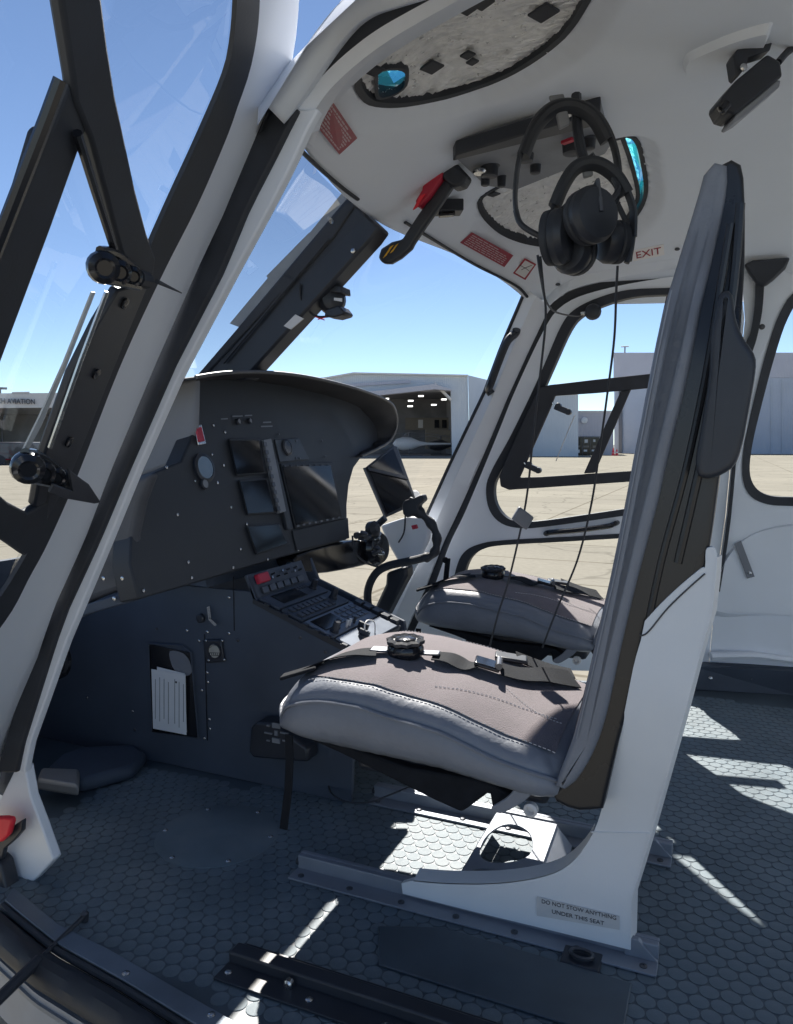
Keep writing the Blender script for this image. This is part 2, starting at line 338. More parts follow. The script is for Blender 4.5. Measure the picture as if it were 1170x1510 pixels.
dr = [L(455, 590), L(640, 568.5), L(664.5, 576.5), L(664, 572.5 + 5.5), L(640, 576), L(455, 596)]
MB().prism([p + n * .6 for p in dr], n * 1.5).obj('raised_door', M['lavtop'], h, smooth=0)
MB().tube([L(640, 566) + n * 1.2, L(665, 590) + n * .5], .18, 6).obj('door_strut', M['white'], h)
MB().prism([L(505, 567) + n * .3, L(606, 561) + n * .3, L(606, 565) + n * .3, L(505, 571) + n * .3], n * .1).obj('sign_band', M['lavtop'], h, smooth=0)
for u, v in [(570, 588), (621, 584), (606, 591), (655, 589), (605, 599), (640, 597)]:
    q = PP(u, v, a + away * 18, n); MB().box(q, rt * .35, away * .3, UPZ * .08).obj('ceiling_lamp', M['lamp'], h, smooth=0)
q = a + away * 26
def rect(u0, v0, u1, v1, p, nn, th, m, name, par, bev=0):
    P4 = [PP(u0, v0, p, nn), PP(u1, v0, p, nn), PP(u1, v1, p, nn), PP(u0, v1, p, nn)]
    return MB().prism(P4, nn * -th).obj(name, m, par, smooth=0, bevel=bev)
rect(628, 634, 666, 662, q, n, 3, M['hroom'], 'office_room', h); rect(598, 616, 667, 634, q + away * 4, n, 1, M['hroom'], 'mezzanine', h)
for u in (617, 641, 652): rect(u, 619, u + 7, 631, q + away * 3.9, n, .1, M['white'] if u == 617 else M['screen'], 'office_window', h)
for i, (u, v, s) in enumerate([(604, 652, 1), (575, 660, .8), (650, 662, .9)]):
    c = PP(u, v, a + away * (6 + 4 * i), n); c.z = GZ + 1.5 * s
    hh = thing('parked_helicopter', ['grey parked helicopter with drooping rotor inside the hangar', 'small parked helicopter at the dark end of the hangar', 'dark parked helicopter by the hangar door frame'][i], 'helicopter', (c.x, c.y, GZ))
    MB().lathe(c - rt * 2.0 * s, rt, [(.05, 0), (.6 * s, .4 * s), (.85 * s, 1.2 * s), (.8 * s, 2.2 * s), (.35 * s, 3.2 * s), (.16 * s, 4.2 * s), (.1 * s, 7 * s)], 12).obj('fuselage', [M['white'], M['grey'], M['dkmetal']][i], hh)
    MB().tube([c + UPZ * .8 * s, c + UPZ * 1.3 * s], .12 * s, 6).obj('rotor_mast', M['dkmetal'], hh)
    for k in range(3):
        an = k * 2.09 + .4; dd = (rt * math.cos(an) + away * math.sin(an)); MB().tube([c + UPZ * 1.3 * s, c + UPZ * 1.25 * s + dd * 2.5 * s, c + UPZ * .95 * s + dd * 5 * s], .11 * s, 5, flat=.3).obj('rotor_blade', M['grey'], hh)
    for sgn in (-1, 1): MB().tube([c - rt * 1.4 * s + away * sgn * .8 - UPZ * (c.z - GZ - .08), c + rt * 1.6 * s + away * sgn * .8 - UPZ * (c.z - GZ - .08)], .07, 6).tube([c + away * sgn * .5 - UPZ * .5 * s, c + away * sgn * .8 - UPZ * (c.z - GZ - .08)], .05, 5).obj('skid', M['dkmetal'], hh)
# --- tall grey-blue building, lower link building and white shed
a2, n2 = bld(905, 1170, 669); r2 = V((-n2.y, n2.x, 0))
t = thing('tall_building', 'tall grey-blue clad building with lavender parapet', 'building', a2)
rect(905, 520, 1400, 557, a2, n2, 30, M['lavtop'], 'parapet', t); 
P4 = [on(906, 557.3, a2, n2), on(1400, 557.3, a2, n2), flr(on(1400, 669, a2, n2)), flr(on(906, 669, a2, n2))]
MB().prism(P4, n2 * -30).obj('wall', M['lav'], t, smooth=0)
MB().prism([on(913, 557, a2, n2 ) + n2 * .4, on(918, 557, a2, n2) + n2 * .4, flr(on(918, 669, a2, n2)) + n2 * .4, flr(on(913, 669, a2, n2)) + n2 * .4], n2 * -.3).obj('downpipe', M['dkmetal'], t, smooth=0)
for u in (1137, 1153): MB().prism([on(u, 560, a2, n2) + n2 * .15, on(u + .8, 560, a2, n2) + n2 * .15, flr(on(u + .8, 668, a2, n2)) + n2 * .15, flr(on(u, 668, a2, n2)) + n2 * .15], n2 * -.1).obj('panel_joint', M['hangar'], t, smooth=0)
pm = on(918, 518, a2, n2) - n2 * 4; MB().tube([pm, pm + UPZ * 1.2], .12, 6).tube([pm + UPZ * 1.2 - r2 * .6, pm + UPZ * 1.2 + r2 * .6], .1, 6).obj('roof_aerial', M['grey'], t)
a3, n3 = bld(820, 905, 671); r3 = V((-n3.y, n3.x, 0))
t = thing('link_building', 'low lavender building with glass entrance doors', 'building', a3)
P4 = [on(822, 607, a3, n3), on(905, 607, a3, n3), flr(on(905, 671, a3, n3)), flr(on(822, 671, a3, n3))]; MB().prism(P4, n3 * -12).obj('wall', M['lavtop'], t, smooth=0)
rect(822, 605.5, 905, 608, a3 + n3 * .2, n3, .3, M['white'], 'coping', t)
for u0, u1 in ((833, 846), (846.6, 859), (859.6, 871), (871.6, 884)): 
    rect(u0, 645, u1, 671.5, a3 + n3 * .12, n3, .1, M['screen'], 'glass_door', t)
    for vv, mm in ((648, 'white'), (657, 'hroom'), (663, 'paper')): rect(u0 + random.uniform(1, 4), vv, u0 + random.uniform(6, 10), vv + random.uniform(2, 5), a3 + n3 * .2, n3, .06, M[mm], 'door_poster', t)
rect(832, 643.5, 885, 645, a3 + n3 * .25, n3, .2, M['dkmetal'], 'door_head', t)
lp = on(862, 620, a3, n3) + n3 * .3; MB().lathe(lp, n3, [(.1, 0), (.45, .05), (.4, .3), (.1, .4)], 12).obj('wall_lamp', M['paper'], t)
for (u, hgt) in ((902, 1), (907, .8)):
    c = PZ(u, 671, GZ) + n3 * 6; c.z = GZ; k = thing('traffic_cone', '%s orange traffic cone by the grey-blue building wall' % ('taller' if hgt == 1 else 'shorter'), 'cone', c, 'traffic cones by the buildings')
    MB().lathe(c, UPZ, [(.28, .0), (.28, .06), (.2, .07), (.05, hgt)], 10).obj('cone', M['redtag'], k); MB().lathe(c, UPZ, [(.15, .32), (.16, .34), (.12, .5), (.11, .51)], 10).obj('band', M['white'], k)
a4, n4 = bld(790, 850, 673)
t = thing('white_shed', 'plain white metal shed left of the glass entrance', 'building', a4)
P4 = [on(735, 578, a4, n4), on(853, 582, a4, n4), flr(on(853, 673, a4, n4)), flr(on(735, 673, a4, n4))]; MB().prism(P4, n4 * -25).obj('wall', M['hangar'], t, smooth=0)
rect(735, 577, 854, 581.5, a4 + n4 * .2, n4, .3, M['white'], 'roof_edge', t)
# --- hangar seen past the open left door
a5, n5 = bld(-150, 110, 684); r5 = V((-n5.y, n5.x, 0)); r5 = r5 if r5.dot(RT) > 0 else -r5
t = thing('lettered_hangar', 'long hangar with white lettered fascia above a dark open front', 'hangar', a5)
L5 = lambda u, v: on(u, v, a5, n5)
MB().prism([L5(-500, 583), L5(300, 578), L5(300, 600), L5(-500, 604)], n5 * -20).obj('fascia', M['white'], t, smooth=0)
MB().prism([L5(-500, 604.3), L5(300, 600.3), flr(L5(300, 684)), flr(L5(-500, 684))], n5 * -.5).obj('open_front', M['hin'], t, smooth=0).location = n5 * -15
MB().prism([L5(18, 578), L5(44, 577.5), L5(44, 581), L5(18, 581)], n5 * -4).obj('roof_unit', M['white'], t, smooth=0)
tx_ = text('lettering', 'CH AVIATION', L5(24, 592.3) + n5 * .15, r5, UPZ, (L5(24, 588.5) - L5(24, 596)).length, M['ink'], t, .05)
a_ = [v.co.dot(r5) for v in tx_.data.vertices]; k_ = (L5(52, 592) - L5(-4, 592)).length / (max(a_) - min(a_)); m_ = (max(a_) + min(a_)) / 2
for v in tx_.data.vertices: v.co += r5 * ((v.co.dot(r5) - m_) * (k_ - 1))
for i, (u, mm) in enumerate(((-60, 'white'), (8, 'red'), (30, 'dkmetal'), (60, 'grey'))):
    c = L5(u, 676) + n5 * 4; c.z = GZ; k = thing('parked_vehicle', ['white', 'red', 'black', 'grey'][i] + ' vehicle parked before the lettered hangar', 'vehicle', c)
    MB().prism([c - r5 * 2.2 + UPZ * .35, c + r5 * 2.2 + UPZ * .35, c + r5 * 2.2 + UPZ * .95, c + r5 * 1.3 + UPZ * 1.0, c + r5 * .7 + UPZ * 1.6, c - r5 * 1.5 + UPZ * 1.6, c - r5 * 2.1 + UPZ * 1.0], n5 * -1.8).obj('body', M[mm], k, bevel=.1)
    for sx in (-1.4, 1.4): MB().lathe(c + r5 * sx + UPZ * .35 + n5 * .05, -n5, [(.1, -.02), (.34, 0), (.34, .3), (.1, .3)], 12).obj('wheel', M['rubber'], k)
pl = PZ(11, 684, GZ) - n5 * 15; pl.z = GZ
t = thing('lamp_post', 'thin lamp post standing behind the lettered hangar', 'lamp post', pl); top = on(11, 573, pl, n5)
MB().tube([pl, V((pl.x, pl.y, top.z))], .12, 6).obj('post', M['dkmetal'], t); MB().box((pl.x, pl.y, top.z), r5 * .6, n5 * .2, UPZ * .1).obj('lamp_head', M['dkmetal'], t)

# ================================================================== cabin surfaces
def yl(X): return .62 + .05 * clamp((.58 - X) / .6, 0, 2)
def yr(X): return -.70 - .2 * clamp((.58 - X) / .6, 0, 1.3)
def ceilz(X, Y):
    yc = (yl(X) + yr(X)) / 2; hw = (yl(X) - yr(X)) / 2; e = min(1.1, abs((Y - yc) / hw))
    k = .165 if Y < yc else .10 + .065 * sst((X - .42) / .17)
    return 1.455 - k * e ** 3.2 - .8 * max(0, X - .45) ** 1.5
def fceil(P): return P.z - ceilz(P.x, P.y)
def PC(u, v, off=0): p = PS(u, v, lambda P: fceil(P) + off); return p
def yw(X, z): return -(1.08 - .3 * clamp(X, -.3, 1.3)) + .19 * (max(0, z - .45) / .8) ** 1.7
def PW(u, v, off=0): return PS(u, v, lambda P: P.y - yw(P.x, P.z) - off, .8, 6)
# --- floor: base sheet and studs
fx0, fx1 = -1.3, 1.75
fl = MB().prism([(fx0, -1.2, 0), (fx0, .82, 0), (.3, .80, 0), (.6, .768, 0), (1.12, .715, 0), (fx1, .45, 0), (fx1, -.62, 0), (1.1, -.78, 0), (.1, -1.06, 0), (-.05, -1.16, 0)], (0, 0, -.03)).obj('floor', M['groove'], smooth=0); struct(fl)
R = .0141; st = MB().lathe((0, 0, 0), (0, 0, 1), [(R, 0), (R, .0006), (R - .0008, .0011)], 16).mesh('floor_stud', 0)
cells = []; dx = .0290; dy = dx * .866
rot = math.radians(4)
keep = []
for j in range(-75, 75):
    for i in range(-85, 95):
        x0, y0 = (i + .5 * (j % 2)) * dx, j * dy
        X = .2 + x0 * math.cos(rot) - y0 * math.sin(rot); Y = 0 + x0 * math.sin(rot) + y0 * math.cos(rot)
        if not (-.55 < X < 1.3 and -.95 < Y < .742 - .07 * max(0, X - .6)): continue
        if X > .98 and Y < .16: continue
        q = V((X, Y, 0)) - CAM; zz = q.dot(FW)
        if zz < .2: continue
        u, v = 585 + F * q.dot(RT) / zz, 755 - F * q.dot(UP) / zz
        if (X - .93) ** 2 + (Y - .36) ** 2 < .105 ** 2: continue
        vis = -10 < u < 1180 and 1020 < v < 1520
        keep.append((zz if vis else zz + 50, X, Y))
keep.sort(); rest = MB()
sv = [tuple(v.co) for v in st.vertices]; sf = [tuple(p.vertices) for p in st.polygons]
for k, (d, X, Y) in enumerate(keep):
    if k < 300: inst('floor_stud', st, M['floor'], (X, Y, 0), None, fl)
    else: rest.add([(a + X, b + Y, c) for a, b, c in sv], sf)
rs_ = rest.obj('stud_field', M['floor'], fl, smooth=0); rs_['kind'] = 'stuff'
# --- ceiling liner with two roof window openings
def inside(p, poly):
    c = False; n = len(poly)
    for i in range(n):
        (x1, y1), (x2, y2) = poly[i], poly[i - 1]
        if (y1 > p[1]) != (y2 > p[1]) and p[0] < (x2 - x1) * (p[1] - y1) / (y2 - y1 + 1e-12) + x1: c = not c
    return c
W1px = sm2([(526, 118), (533, 140), (552, 153), (600, 154), (680, 137), (760, 105), (830, 55), (868, 0), (886, -45), (870, -80), (800, -75), (700, -35), (600, 25), (545, 80)], 4, True)
W2px = sm2([(706, 298), (716, 322), (745, 346), (790, 360), (840, 362), (890, 352), (930, 328), (953, 290), (951, 245), (938, 203), (905, 205), (840, 228), (770, 258), (722, 282)], 4, True)
RISE = .02
W1 = [PC(u, v, -RISE) for u, v in W1px]; W2 = [PC(u, v, -RISE) for u, v in W2px]
W1xy = [(p.x, p.y) for p in W1]; W2xy = [(p.x, p.y) for p in W2]
WB = [(min(p[0] for p in q), max(p[0] for p in q), min(p[1] for p in q), max(p[1] for p in q), q) for q in (W1xy, W2xy)]
def rise(X, Y):
    for x0, x1, y0, y1, q in WB:
        if x0 - .05 < X < x1 + .05 and y0 - .05 < Y < y1 + .05:
            if inside((X, Y), q): return RISE
            d = min((X - a) ** 2 + (Y - b) ** 2 for a, b in q) ** .5
            if d < .05: return RISE * (1 - sst((d - .006) / .044))
    return 0
nx, ny = 230, 150; vs = []; fs = []
for i in range(nx + 1):
    for j in range(ny + 1):
        e = -1.06 + 2.12 * j / ny; Y0 = e
        s_ = i / nx; 
        xf = .762 - .175 * abs(e + .0) ** 2.2; X = -1.3 + (xf + 1.3) * s_ ** .8
        yc = (yl(X) + yr(X)) / 2; hw = (yl(X) - yr(X)) / 2; Y = yc + e * hw
        vs.append((X, Y, ceilz(X, Y) + rise(X, Y)))
for i in range(nx):
    for j in range(ny):
        q = (i * (ny + 1) + j, (i + 1) * (ny + 1) + j, (i + 1) * (ny + 1) + j + 1, i * (ny + 1) + j + 1)
        c = (sum(vs[k][0] for k in q) / 4, sum(vs[k][1] for k in q) / 4)
        if inside(c, W1xy) or inside(c, W2xy): continue
        fs.append(q)
cl = MB().add(vs, fs).obj('ceiling', M['liner'], smooth=60); struct(cl)
so_ = cl.modifiers.new('solid', 'SOLIDIFY'); so_.thickness = .03; so_.offset = 1 if cl.data.polygons[0].normal.z > 0 else -1
# soft raised lip and gasket around each roof window, pane, and sunshade
def off2(loop, d):
    n = len(loop); out = []; c = sum(loop, V((0, 0, 0))) / n
    for i in range(n):
        t = (loop[(i + 1) % n] - loop[i - 1]); nn = V((t.y, -t.x, 0)).normalized()
        if nn.dot(loop[i] - c) < 0: nn = -nn
        p = loop[i] + nn * d; out.append(V((p.x, p.y, 0)))
    return out
def lift(l, dz): return [V((p.x, p.y, ceilz(p.x, p.y) + dz + RISE)) for p in l]
from mathutils import noise as NZ
def upx(c): q = V((c[0], c[1], ceilz(*c) + RISE)) - CAM; return 585 + F * q.dot(RT) / q.dot(FW)
def vpx(c): q = V((c[0], c[1], ceilz(*c) + RISE)) - CAM; return 755 - F * q.dot(UP) / q.dot(FW)
def lerp_t(tab, x):
    for (x0, y0), (x1, y1) in zip(tab, tab[1:]):
        if x0 <= x <= x1: return y0 + (y1 - y0) * (x - x0) / (x1 - x0)
    return tab[0][1] if x < tab[0][0] else tab[-1][1]
def crinkle(poly, ok, step=.0028, base=.009, amp=1):
    xs = [p[0] for p in poly]; ys = [p[1] for p in poly]; x0, y0 = min(xs), min(ys); nx_ = int((max(xs) - x0) / step) + 1; ny_ = int((max(ys) - y0) / step) + 1; vs = []; fs = []
    for i in range(nx_ + 1):
        for j in range(ny_ + 1):
            X, Y = x0 + i * step, y0 + j * step; q = V((X * 14, Y * 150 + 2.2 * NZ.noise(V((X * 30, Y * 30, 7))), 0)); h = NZ.noise(q) * .0052 + NZ.noise(V((X * 40, Y * 330, 5))) * .0016 + NZ.noise(V((X * 9, Y * 9, 3))) * .002
            vs.append((X, Y, ceilz(X, Y) + base + RISE + h * amp))
    for i in range(nx_):
        for j in range(ny_):
            c = (x0 + (i + .5) * step, y0 + (j + .5) * step)
            if inside(c, poly) and ok(c): a = i * (ny_ + 1) + j; fs.append((a, a + ny_ + 1, a + ny_ + 2, a + 1))
    return MB().add(vs, fs)
for k, (W, lab, cord) in enumerate(((W1, 'roof window over the near seat, silver sunshade fitted', 1), (W2, 'roof window over the far seat behind the hanging headsets', 2))):
    W = rs(W, 70, True)
    t = thing('roof_window', lab, 'window', W[0])
    MB().band(lift(off2(W, .003), -.003), lift(off2(W, -.008), -.002), (0, 0, .03), True).obj('gasket', M['rubber'], t)
    crinkle([(p.x, p.y) for p in W], lambda c: True, .012, .03, 0).obj('pane', M['teal'], t, smooth=60)
    Sx = lift(W, .006)
    sd_ = thing('sunshade', ['crinkled silver foil sunshade filling the near roof window', 'crinkled silver foil sunshade behind the hanging headsets'][k], 'sunshade', W[0])
    # the shade leaves part of the pane bare
    q = [V((p.x, p.y, 0)) for p in Sx]
    if k == 0:
        bare = [PC(u, v, -RISE) for u, v in sm2([(558, 120), (560, 108), (580, 104), (597, 108), (596, 128), (580, 140), (560, 143)], 3, True)]
        crinkle([(p.x, p.y) for p in Sx], lambda c: not inside(c, [(p.x, p.y) for p in bare])).obj('foil', M['foil'], sd_, smooth=20)
        MB().band(lift(bare, .0), lift(off2(bare, .006), .0), (0, 0, .012), True).obj('edge_binding', M['rubber'], sd_)
        tabs = [(552, 105, 9), (637, 100, 11), (690, 82, 7), (802, 20, 12), (712, 5, 9), (690, 14, 8), (697, 92, 6)]
    else:
        crinkle([(p.x, p.y) for p in Sx], lambda c: upx(c) < lerp_t([(150, 905), (195, 916), (225, 926), (290, 943), (312, 934), (336, 915), (362, 886), (400, 850)], vpx(c))).obj('foil', M['foil'], sd_, smooth=20)
        eb = [PC(u, v, -RISE) for u, v in sm2([(916, 200), (930, 240), (941, 288), (932, 312), (915, 336), (890, 352)], 5)]
        MB().tube(lift(eb, .004), .006, 6, flat=.4).obj('edge_binding', M['rubber'], sd_)
        tabs = [(728, 287, 9), (905, 300, 9), (905, 345, 7)]
    for u, v, r in tabs:
        p = PC(u, v, -RISE); p.z = ceilz(p.x, p.y) + .001 + RISE; ax = V((.8, -.5, 0)).normalized() * r * .0017; ay = V((.4, .8, 0)).normalized() * r * .0014
        MB().box(p, ax, ay, (0, 0, .002)).obj('suction_tab', M['rubber'], sd_, bevel=.003)
# --- outer roof skin so that no light leaks through
rv = []; rf = []
for i in range(25):
    for j in range(21):
        e = -1.1 + 2.2 * j / 20; X = -1.3 + (.80 - .19 * abs(e) ** 2.2 + 1.3) * i / 24; yc = (yl(X) + yr(X)) / 2; hw = (yl(X) - yr(X)) / 2 + .03
        rv.append((X, yc + e * hw, ceilz(X, yc + e * hw * .96) + .09 - .05 * abs(e) ** 6))
for i in range(24):
    for j in range(20):
        cx = sum(rv[k][0] for k in (i * 21 + j, (i + 1) * 21 + j + 1)) / 2; cy = sum(rv[k][1] for k in (i * 21 + j, (i + 1) * 21 + j + 1)) / 2
        if inside((cx, cy), W1xy) or inside((cx, cy), W2xy): continue
        rf.append((i * 21 + j, (i + 1) * 21 + j, (i + 1) * 21 + j + 1, i * 21 + j + 1))
struct(MB().add(rv, rf).obj('outer_roof', M['paint'], smooth=60))
# --- closed rear of the cabin (behind the picture's right edge)
struct(MB().bx(-1.34, -1.305, -1.1, .85, -.2, 1.5).obj('rear_bulkhead', M['liner'], smooth=0))
# --- belly and nose shell under the floor
struct(MB().prism([(-1.3, .78, -.04), (1.0, .68, -.04), (1.8, .3, -.04), (1.8, -.45, -.04), (1.0, -.72, -.04), (-1.3, -1.0, -.04)], (0, 0, -.3)).obj('belly_skin', M['paint'], smooth=0))
#@@DOORS
# ================================================================== right side of the cabin
def wl(px, off=0): return [PW(u, v, off) for u, v in px]
# right windscreen pillar
pe = [(776, 425), (768, 445), (740, 510), (714, 580), (663, 686), (630, 759), (587, 859), (559, 916), (535, 965)]
pr_ = [(812, 452), (803, 465), (778, 518), (747, 586), (676, 751), (652, 801), (628, 864), (604, 918), (585, 960)]
A_ = rs(wl(pe), 40); B_ = rs(wl(pr_), 40)
mid_ = [a.lerp(b, .5) + V((0, .022, 0)) for a, b in zip(A_, B_)]
pil = thing('windscreen_pillar', 'white right windscreen pillar with black grab handle', 'pillar', A_[-1])
MB().band(A_, mid_, (0, -.05, 0)).band(mid_, B_, (0, -.05, 0)).obj('post', M['paint'], pil, smooth=50)
MB().tube(A_, .006, 6).obj('glass_gasket', M['rubber'], pil)
hp = [PW(u, v, .03 + (.035 if 1 < i < 5 else .0)) for i, (u, v) in enumerate([(762, 486), (760, 492), (748, 504), (735, 535), (724, 565), (721, 574), (725, 581)])]
MB().tube(sm(hp, 5), .0125, 10).obj('grab_handle', M['black'], pil)
# door seal strip between pillar and door, following the door's outline
so1 = [(585, 960), (604, 918), (628, 864), (652, 801), (676, 751), (724, 638), (747, 586), (778, 518), (803, 463), (818, 444), (848, 427), (900, 413), (960, 403), (1020, 395), (1092, 388)]
so2 = [(597, 960), (617, 918), (641, 864), (664, 801), (688, 751), (735, 638), (757, 583), (790, 511), (812, 470), (828, 452), (855, 437), (905, 423), (965, 412), (1022, 404), (1090, 398)]
s1 = rs([V((u, v, 0)) for u, v in sm2(so1, 5)], 70); s2 = rs([V((u, v, 0)) for u, v in sm2(so2, 5)], 70)
sl_ = MB().band([PW(p.x, p.y, -.015) for p in s1], [PW(p.x, p.y, -.015) for p in s2], (0, -.03, 0)).obj('door_seal', M['rubber'])
tag(sl_, 'black rubber seal around the closed right cockpit door', 'seal')
# right cockpit door
d = thing('cockpit_door', 'closed white right cockpit door with black vent window and pull handle', 'door', PW(700, 960))
outer = [(p.x, p.y) for p in s2] + [(1098, 470), (1085, 600), (1070, 760), (1056, 860), (1045, 985), (900, 990), (700, 985)]
gask = sm2([(1040, 420), (995, 424), (930, 427), (885, 438), (848, 456), (828, 480), (804, 535), (783, 582), (752, 645), (726, 692), (717, 720), (722, 752), (740, 772), (770, 779), (810, 776), (910, 762), (1000, 748), (1030, 735), (1052, 640), (1068, 500), (1062, 432)], 4, True)
glas = sm2([(1036, 430), (992, 434), (940, 437), (900, 447), (862, 464), (842, 486), (818, 538), (797, 585), (766, 648), (738, 696), (729, 718), (732, 744), (748, 764), (772, 769), (808, 767), (910, 752), (992, 739), (1020, 728), (1042, 638), (1056, 500), (1052, 440)], 4, True)
low = sm2([(668, 872), (673, 838), (684, 815), (705, 803), (740, 797), (830, 792), (915, 787), (990, 783), (1008, 800), (1002, 880), (990, 930), (860, 945), (720, 935), (675, 910)], 4, True)
lowi = sm2([(681, 872), (686, 842), (695, 822), (712, 810), (742, 804), (830, 799), (913, 794), (982, 790), (996, 804), (990, 875), (980, 920), (860, 934), (725, 924), (687, 902)], 4, True)
to_xz = lambda p: (p.x, p.z, 0)
MB().holed([wl(outer), wl(gask), wl(low)], (0, -.035, 0), to_xz).obj('door_frame', M['paint'], d, smooth=25)
for nm, g_, i_ in (('window_gasket', gask, glas), ('lower_gasket', low, lowi)):
    a_, b_ = wl(g_, .004), wl(i_, -.004); MB().band(a_, b_, (0, -.03, 0), True).obj(nm, M['rubber'], d, smooth=40)
for nm, i_ in (('window_pane', glas), ('lower_pane', lowi)):
    MB().add(wl(i_, -.018), [tuple(range(len(i_)))]).obj(nm, M['glass'], d, smooth=0)
MB().tube(sm([PW(u, v, o) for u, v, o in [(806, 787, .0), (812, 785, .02), (850, 782, .03), (895, 776, .03), (905, 773, .02), (910, 771, 0)]], 5), .011, 10, flat=.8).obj('pull_handle', M['gloss'], d)
# vent window: black frame bars carried by the pane
vo = sm2([(738, 700), (739, 716), (750, 721), (800, 719), (870, 715), (960, 708), (990, 704)], 3)
vent = [PW(u, v, .004) for u, v in [(798, 572), (812, 568), (880, 560), (975, 550), (975, 571), (880, 580), (820, 584), (814, 600), (768, 704), (800, 703), (935, 694), (990, 690), (990, 706), (800, 719), (752, 722), (740, 717), (738, 702), (762, 645), (790, 585)]]
MB().prism(vent, (0, .014, 0)).obj('vent_frame', M['rubber'], d, bevel=.003)
MB().prism([PW(u, v, .004) for u, v in [(916, 577), (931, 575), (878, 697), (862, 698)]], (0, .012, 0)).obj('vent_strut', M['rubber'], d, bevel=.002)
for (u, v, ang) in ((830, 604, .4), (786, 690, .4)):
    p = PW(u, v, .03); c, s = math.cos(ang), math.sin(ang); ax = V((-c, 0, -s)); ay = V((-s, 0, c))
    MB().box(p, ax * .026, V((0, .011, 0)), ay * .009).lathe(p - ax * .016 + ay * .006, (0, 1, 0), [(.009, -.012), (.009, .014)], 10).lathe(p + ax * .02, (0, 1, 0), [(.01, -.012), (.01, .012)], 10).obj('vent_latch', M['black'], d, bevel=.003)
    MB().tube([p - ax * .026, p - ax * .05 + ay * .015], .003, 6).obj('latch_wire', M['steel'], d)
MB().tube([PW(848, 612, .02), PW(836, 640, .012), PW(820, 680, .012)], .0016, 5).obj('pane_edge', M['white'], d)
# knob on the roof edge with its cord
kb = thing('suction_knob', 'small round black suction knob at the top of the right door window', 'knob', PW(875, 460))
p = PW(875, 460, .03); MB().lathe(p, (0, 1, 0), [(.012, -.025), (.022, -.012), (.025, .004), (.02, .016), (.008, .02)], 16).obj('knob', M['black'], kb)
MB().tube([p, PW(857, 462, .02)], .006, 6).obj('stem', M['steel'], kb)
# liner screws on the right
scr = MB().lathe((0, 0, 0), (0, 0, 1), [(.006, 0), (.006, .0014), (.0045, .0026), (.0012, .0028), (.0008, .0016)], 12).mesh('screw', 40)
scrB = scr.copy(); scrB.materials.append(M['dkmetal']); scr.materials.append(M['steel'])
def screw(p, nrm, parent, dark=False, sc=1, name='screw'):
    return inst(name, scrB if dark else scr, None, p, V(nrm).to_track_quat('Z', 'Y'), parent, sc)
for u, v in ((823, 419), (999, 367)): screw(PC(u, v, .001), (0, .3, -1), cl, True, 1.2)
screw(PW(607, 853, .002), (0, 1, 0), pil, True, 1.2)
# rear right door and its lower panel
rd = thing('rear_door', 'white rear cabin door with large window and round lower bulge', 'door', PW(1120, 985))
ro = [(1092, 398), (1120, 388), (1180, 380), (1330, 372), (1330, 1000), (1170, 986), (1044, 978), (1045, 985), (1056, 860), (1070, 760), (1085, 600), (1098, 470)]
ro = [(1094, 398), (1120, 390), (1180, 383), (1330, 376), (1330, 1000), (1170, 987), (1046, 977), (1057, 860), (1071, 760), (1086, 600), (1099, 470)]
rg = sm2([(1178, 428), (1150, 462), (1130, 520), (1112, 590), (1098, 655), (1095, 700), (1104, 728), (1126, 742), (1160, 746), (1230, 744), (1300, 720), (1300, 470), (1240, 425)], 4, True)
ri = sm2([(1184, 442), (1162, 470), (1143, 525), (1124, 595), (1110, 655), (1106, 695), (1114, 718), (1132, 730), (1162, 733), (1230, 731), (1285, 712), (1285, 480), (1235, 440)], 4, True)
MB().holed([wl(ro), wl(rg)], (0, -.035, 0), to_xz).obj('door_frame', M['paint'], rd, smooth=25)
MB().band(wl(rg, .004), wl(ri, -.004), (0, -.03, 0), True).obj('window_gasket', M['rubber'], rd, smooth=40)
MB().add(wl(ri, -.02), [tuple(range(len(ri)))]).obj('window_pane', M['glass'], rd, smooth=0)
bg_ = sm2([(1046, 905), (1050, 868), (1064, 828), (1088, 798), (1120, 780), (1170, 770), (1230, 768), (1330, 775)], 5)
lo_ = [(1330, 922), (1230, 918), (1130, 914), (1068, 911), (1056, 908)]
ring = [PW(u, v, .002) for u, v in bg_ + lo_]; c_ = sum(ring, V((0, 0, 0))) / len(ring)
inn = [p + (c_ - p) * .09 + V((0, .016, 0)) for p in ring]
MB().band(ring, inn, (0, -.012, 0), True).prism([p - V((0, .002, 0)) for p in inn], (0, -.01, 0)).obj('lower_bulge', M['paint'], rd, smooth=60)
MB().prism([PW(u, v, .022) for u, v in [(1083, 802), (1093, 797), (1113, 850), (1102, 853)]], (0, .004, 0)).obj('strap', M['greycover'], rd); screw(PW(1106, 845, .028), (0, 1, 0), rd)
MB().prism([PW(u, v, .003) for u, v in [(1033, 976), (1060, 977), (1058, 983), (1033, 983)]], (0, .01, 0)).obj('sill_catch', M['rubber'], rd)
sk = MB().tube([PW(u, v, .03) for u, v in sm2([(1048, 967), (1110, 966), (1170, 973), (1330, 985)], 4)], .02, 8, flat=.6).obj('lower_trim', M['paint'], rd)
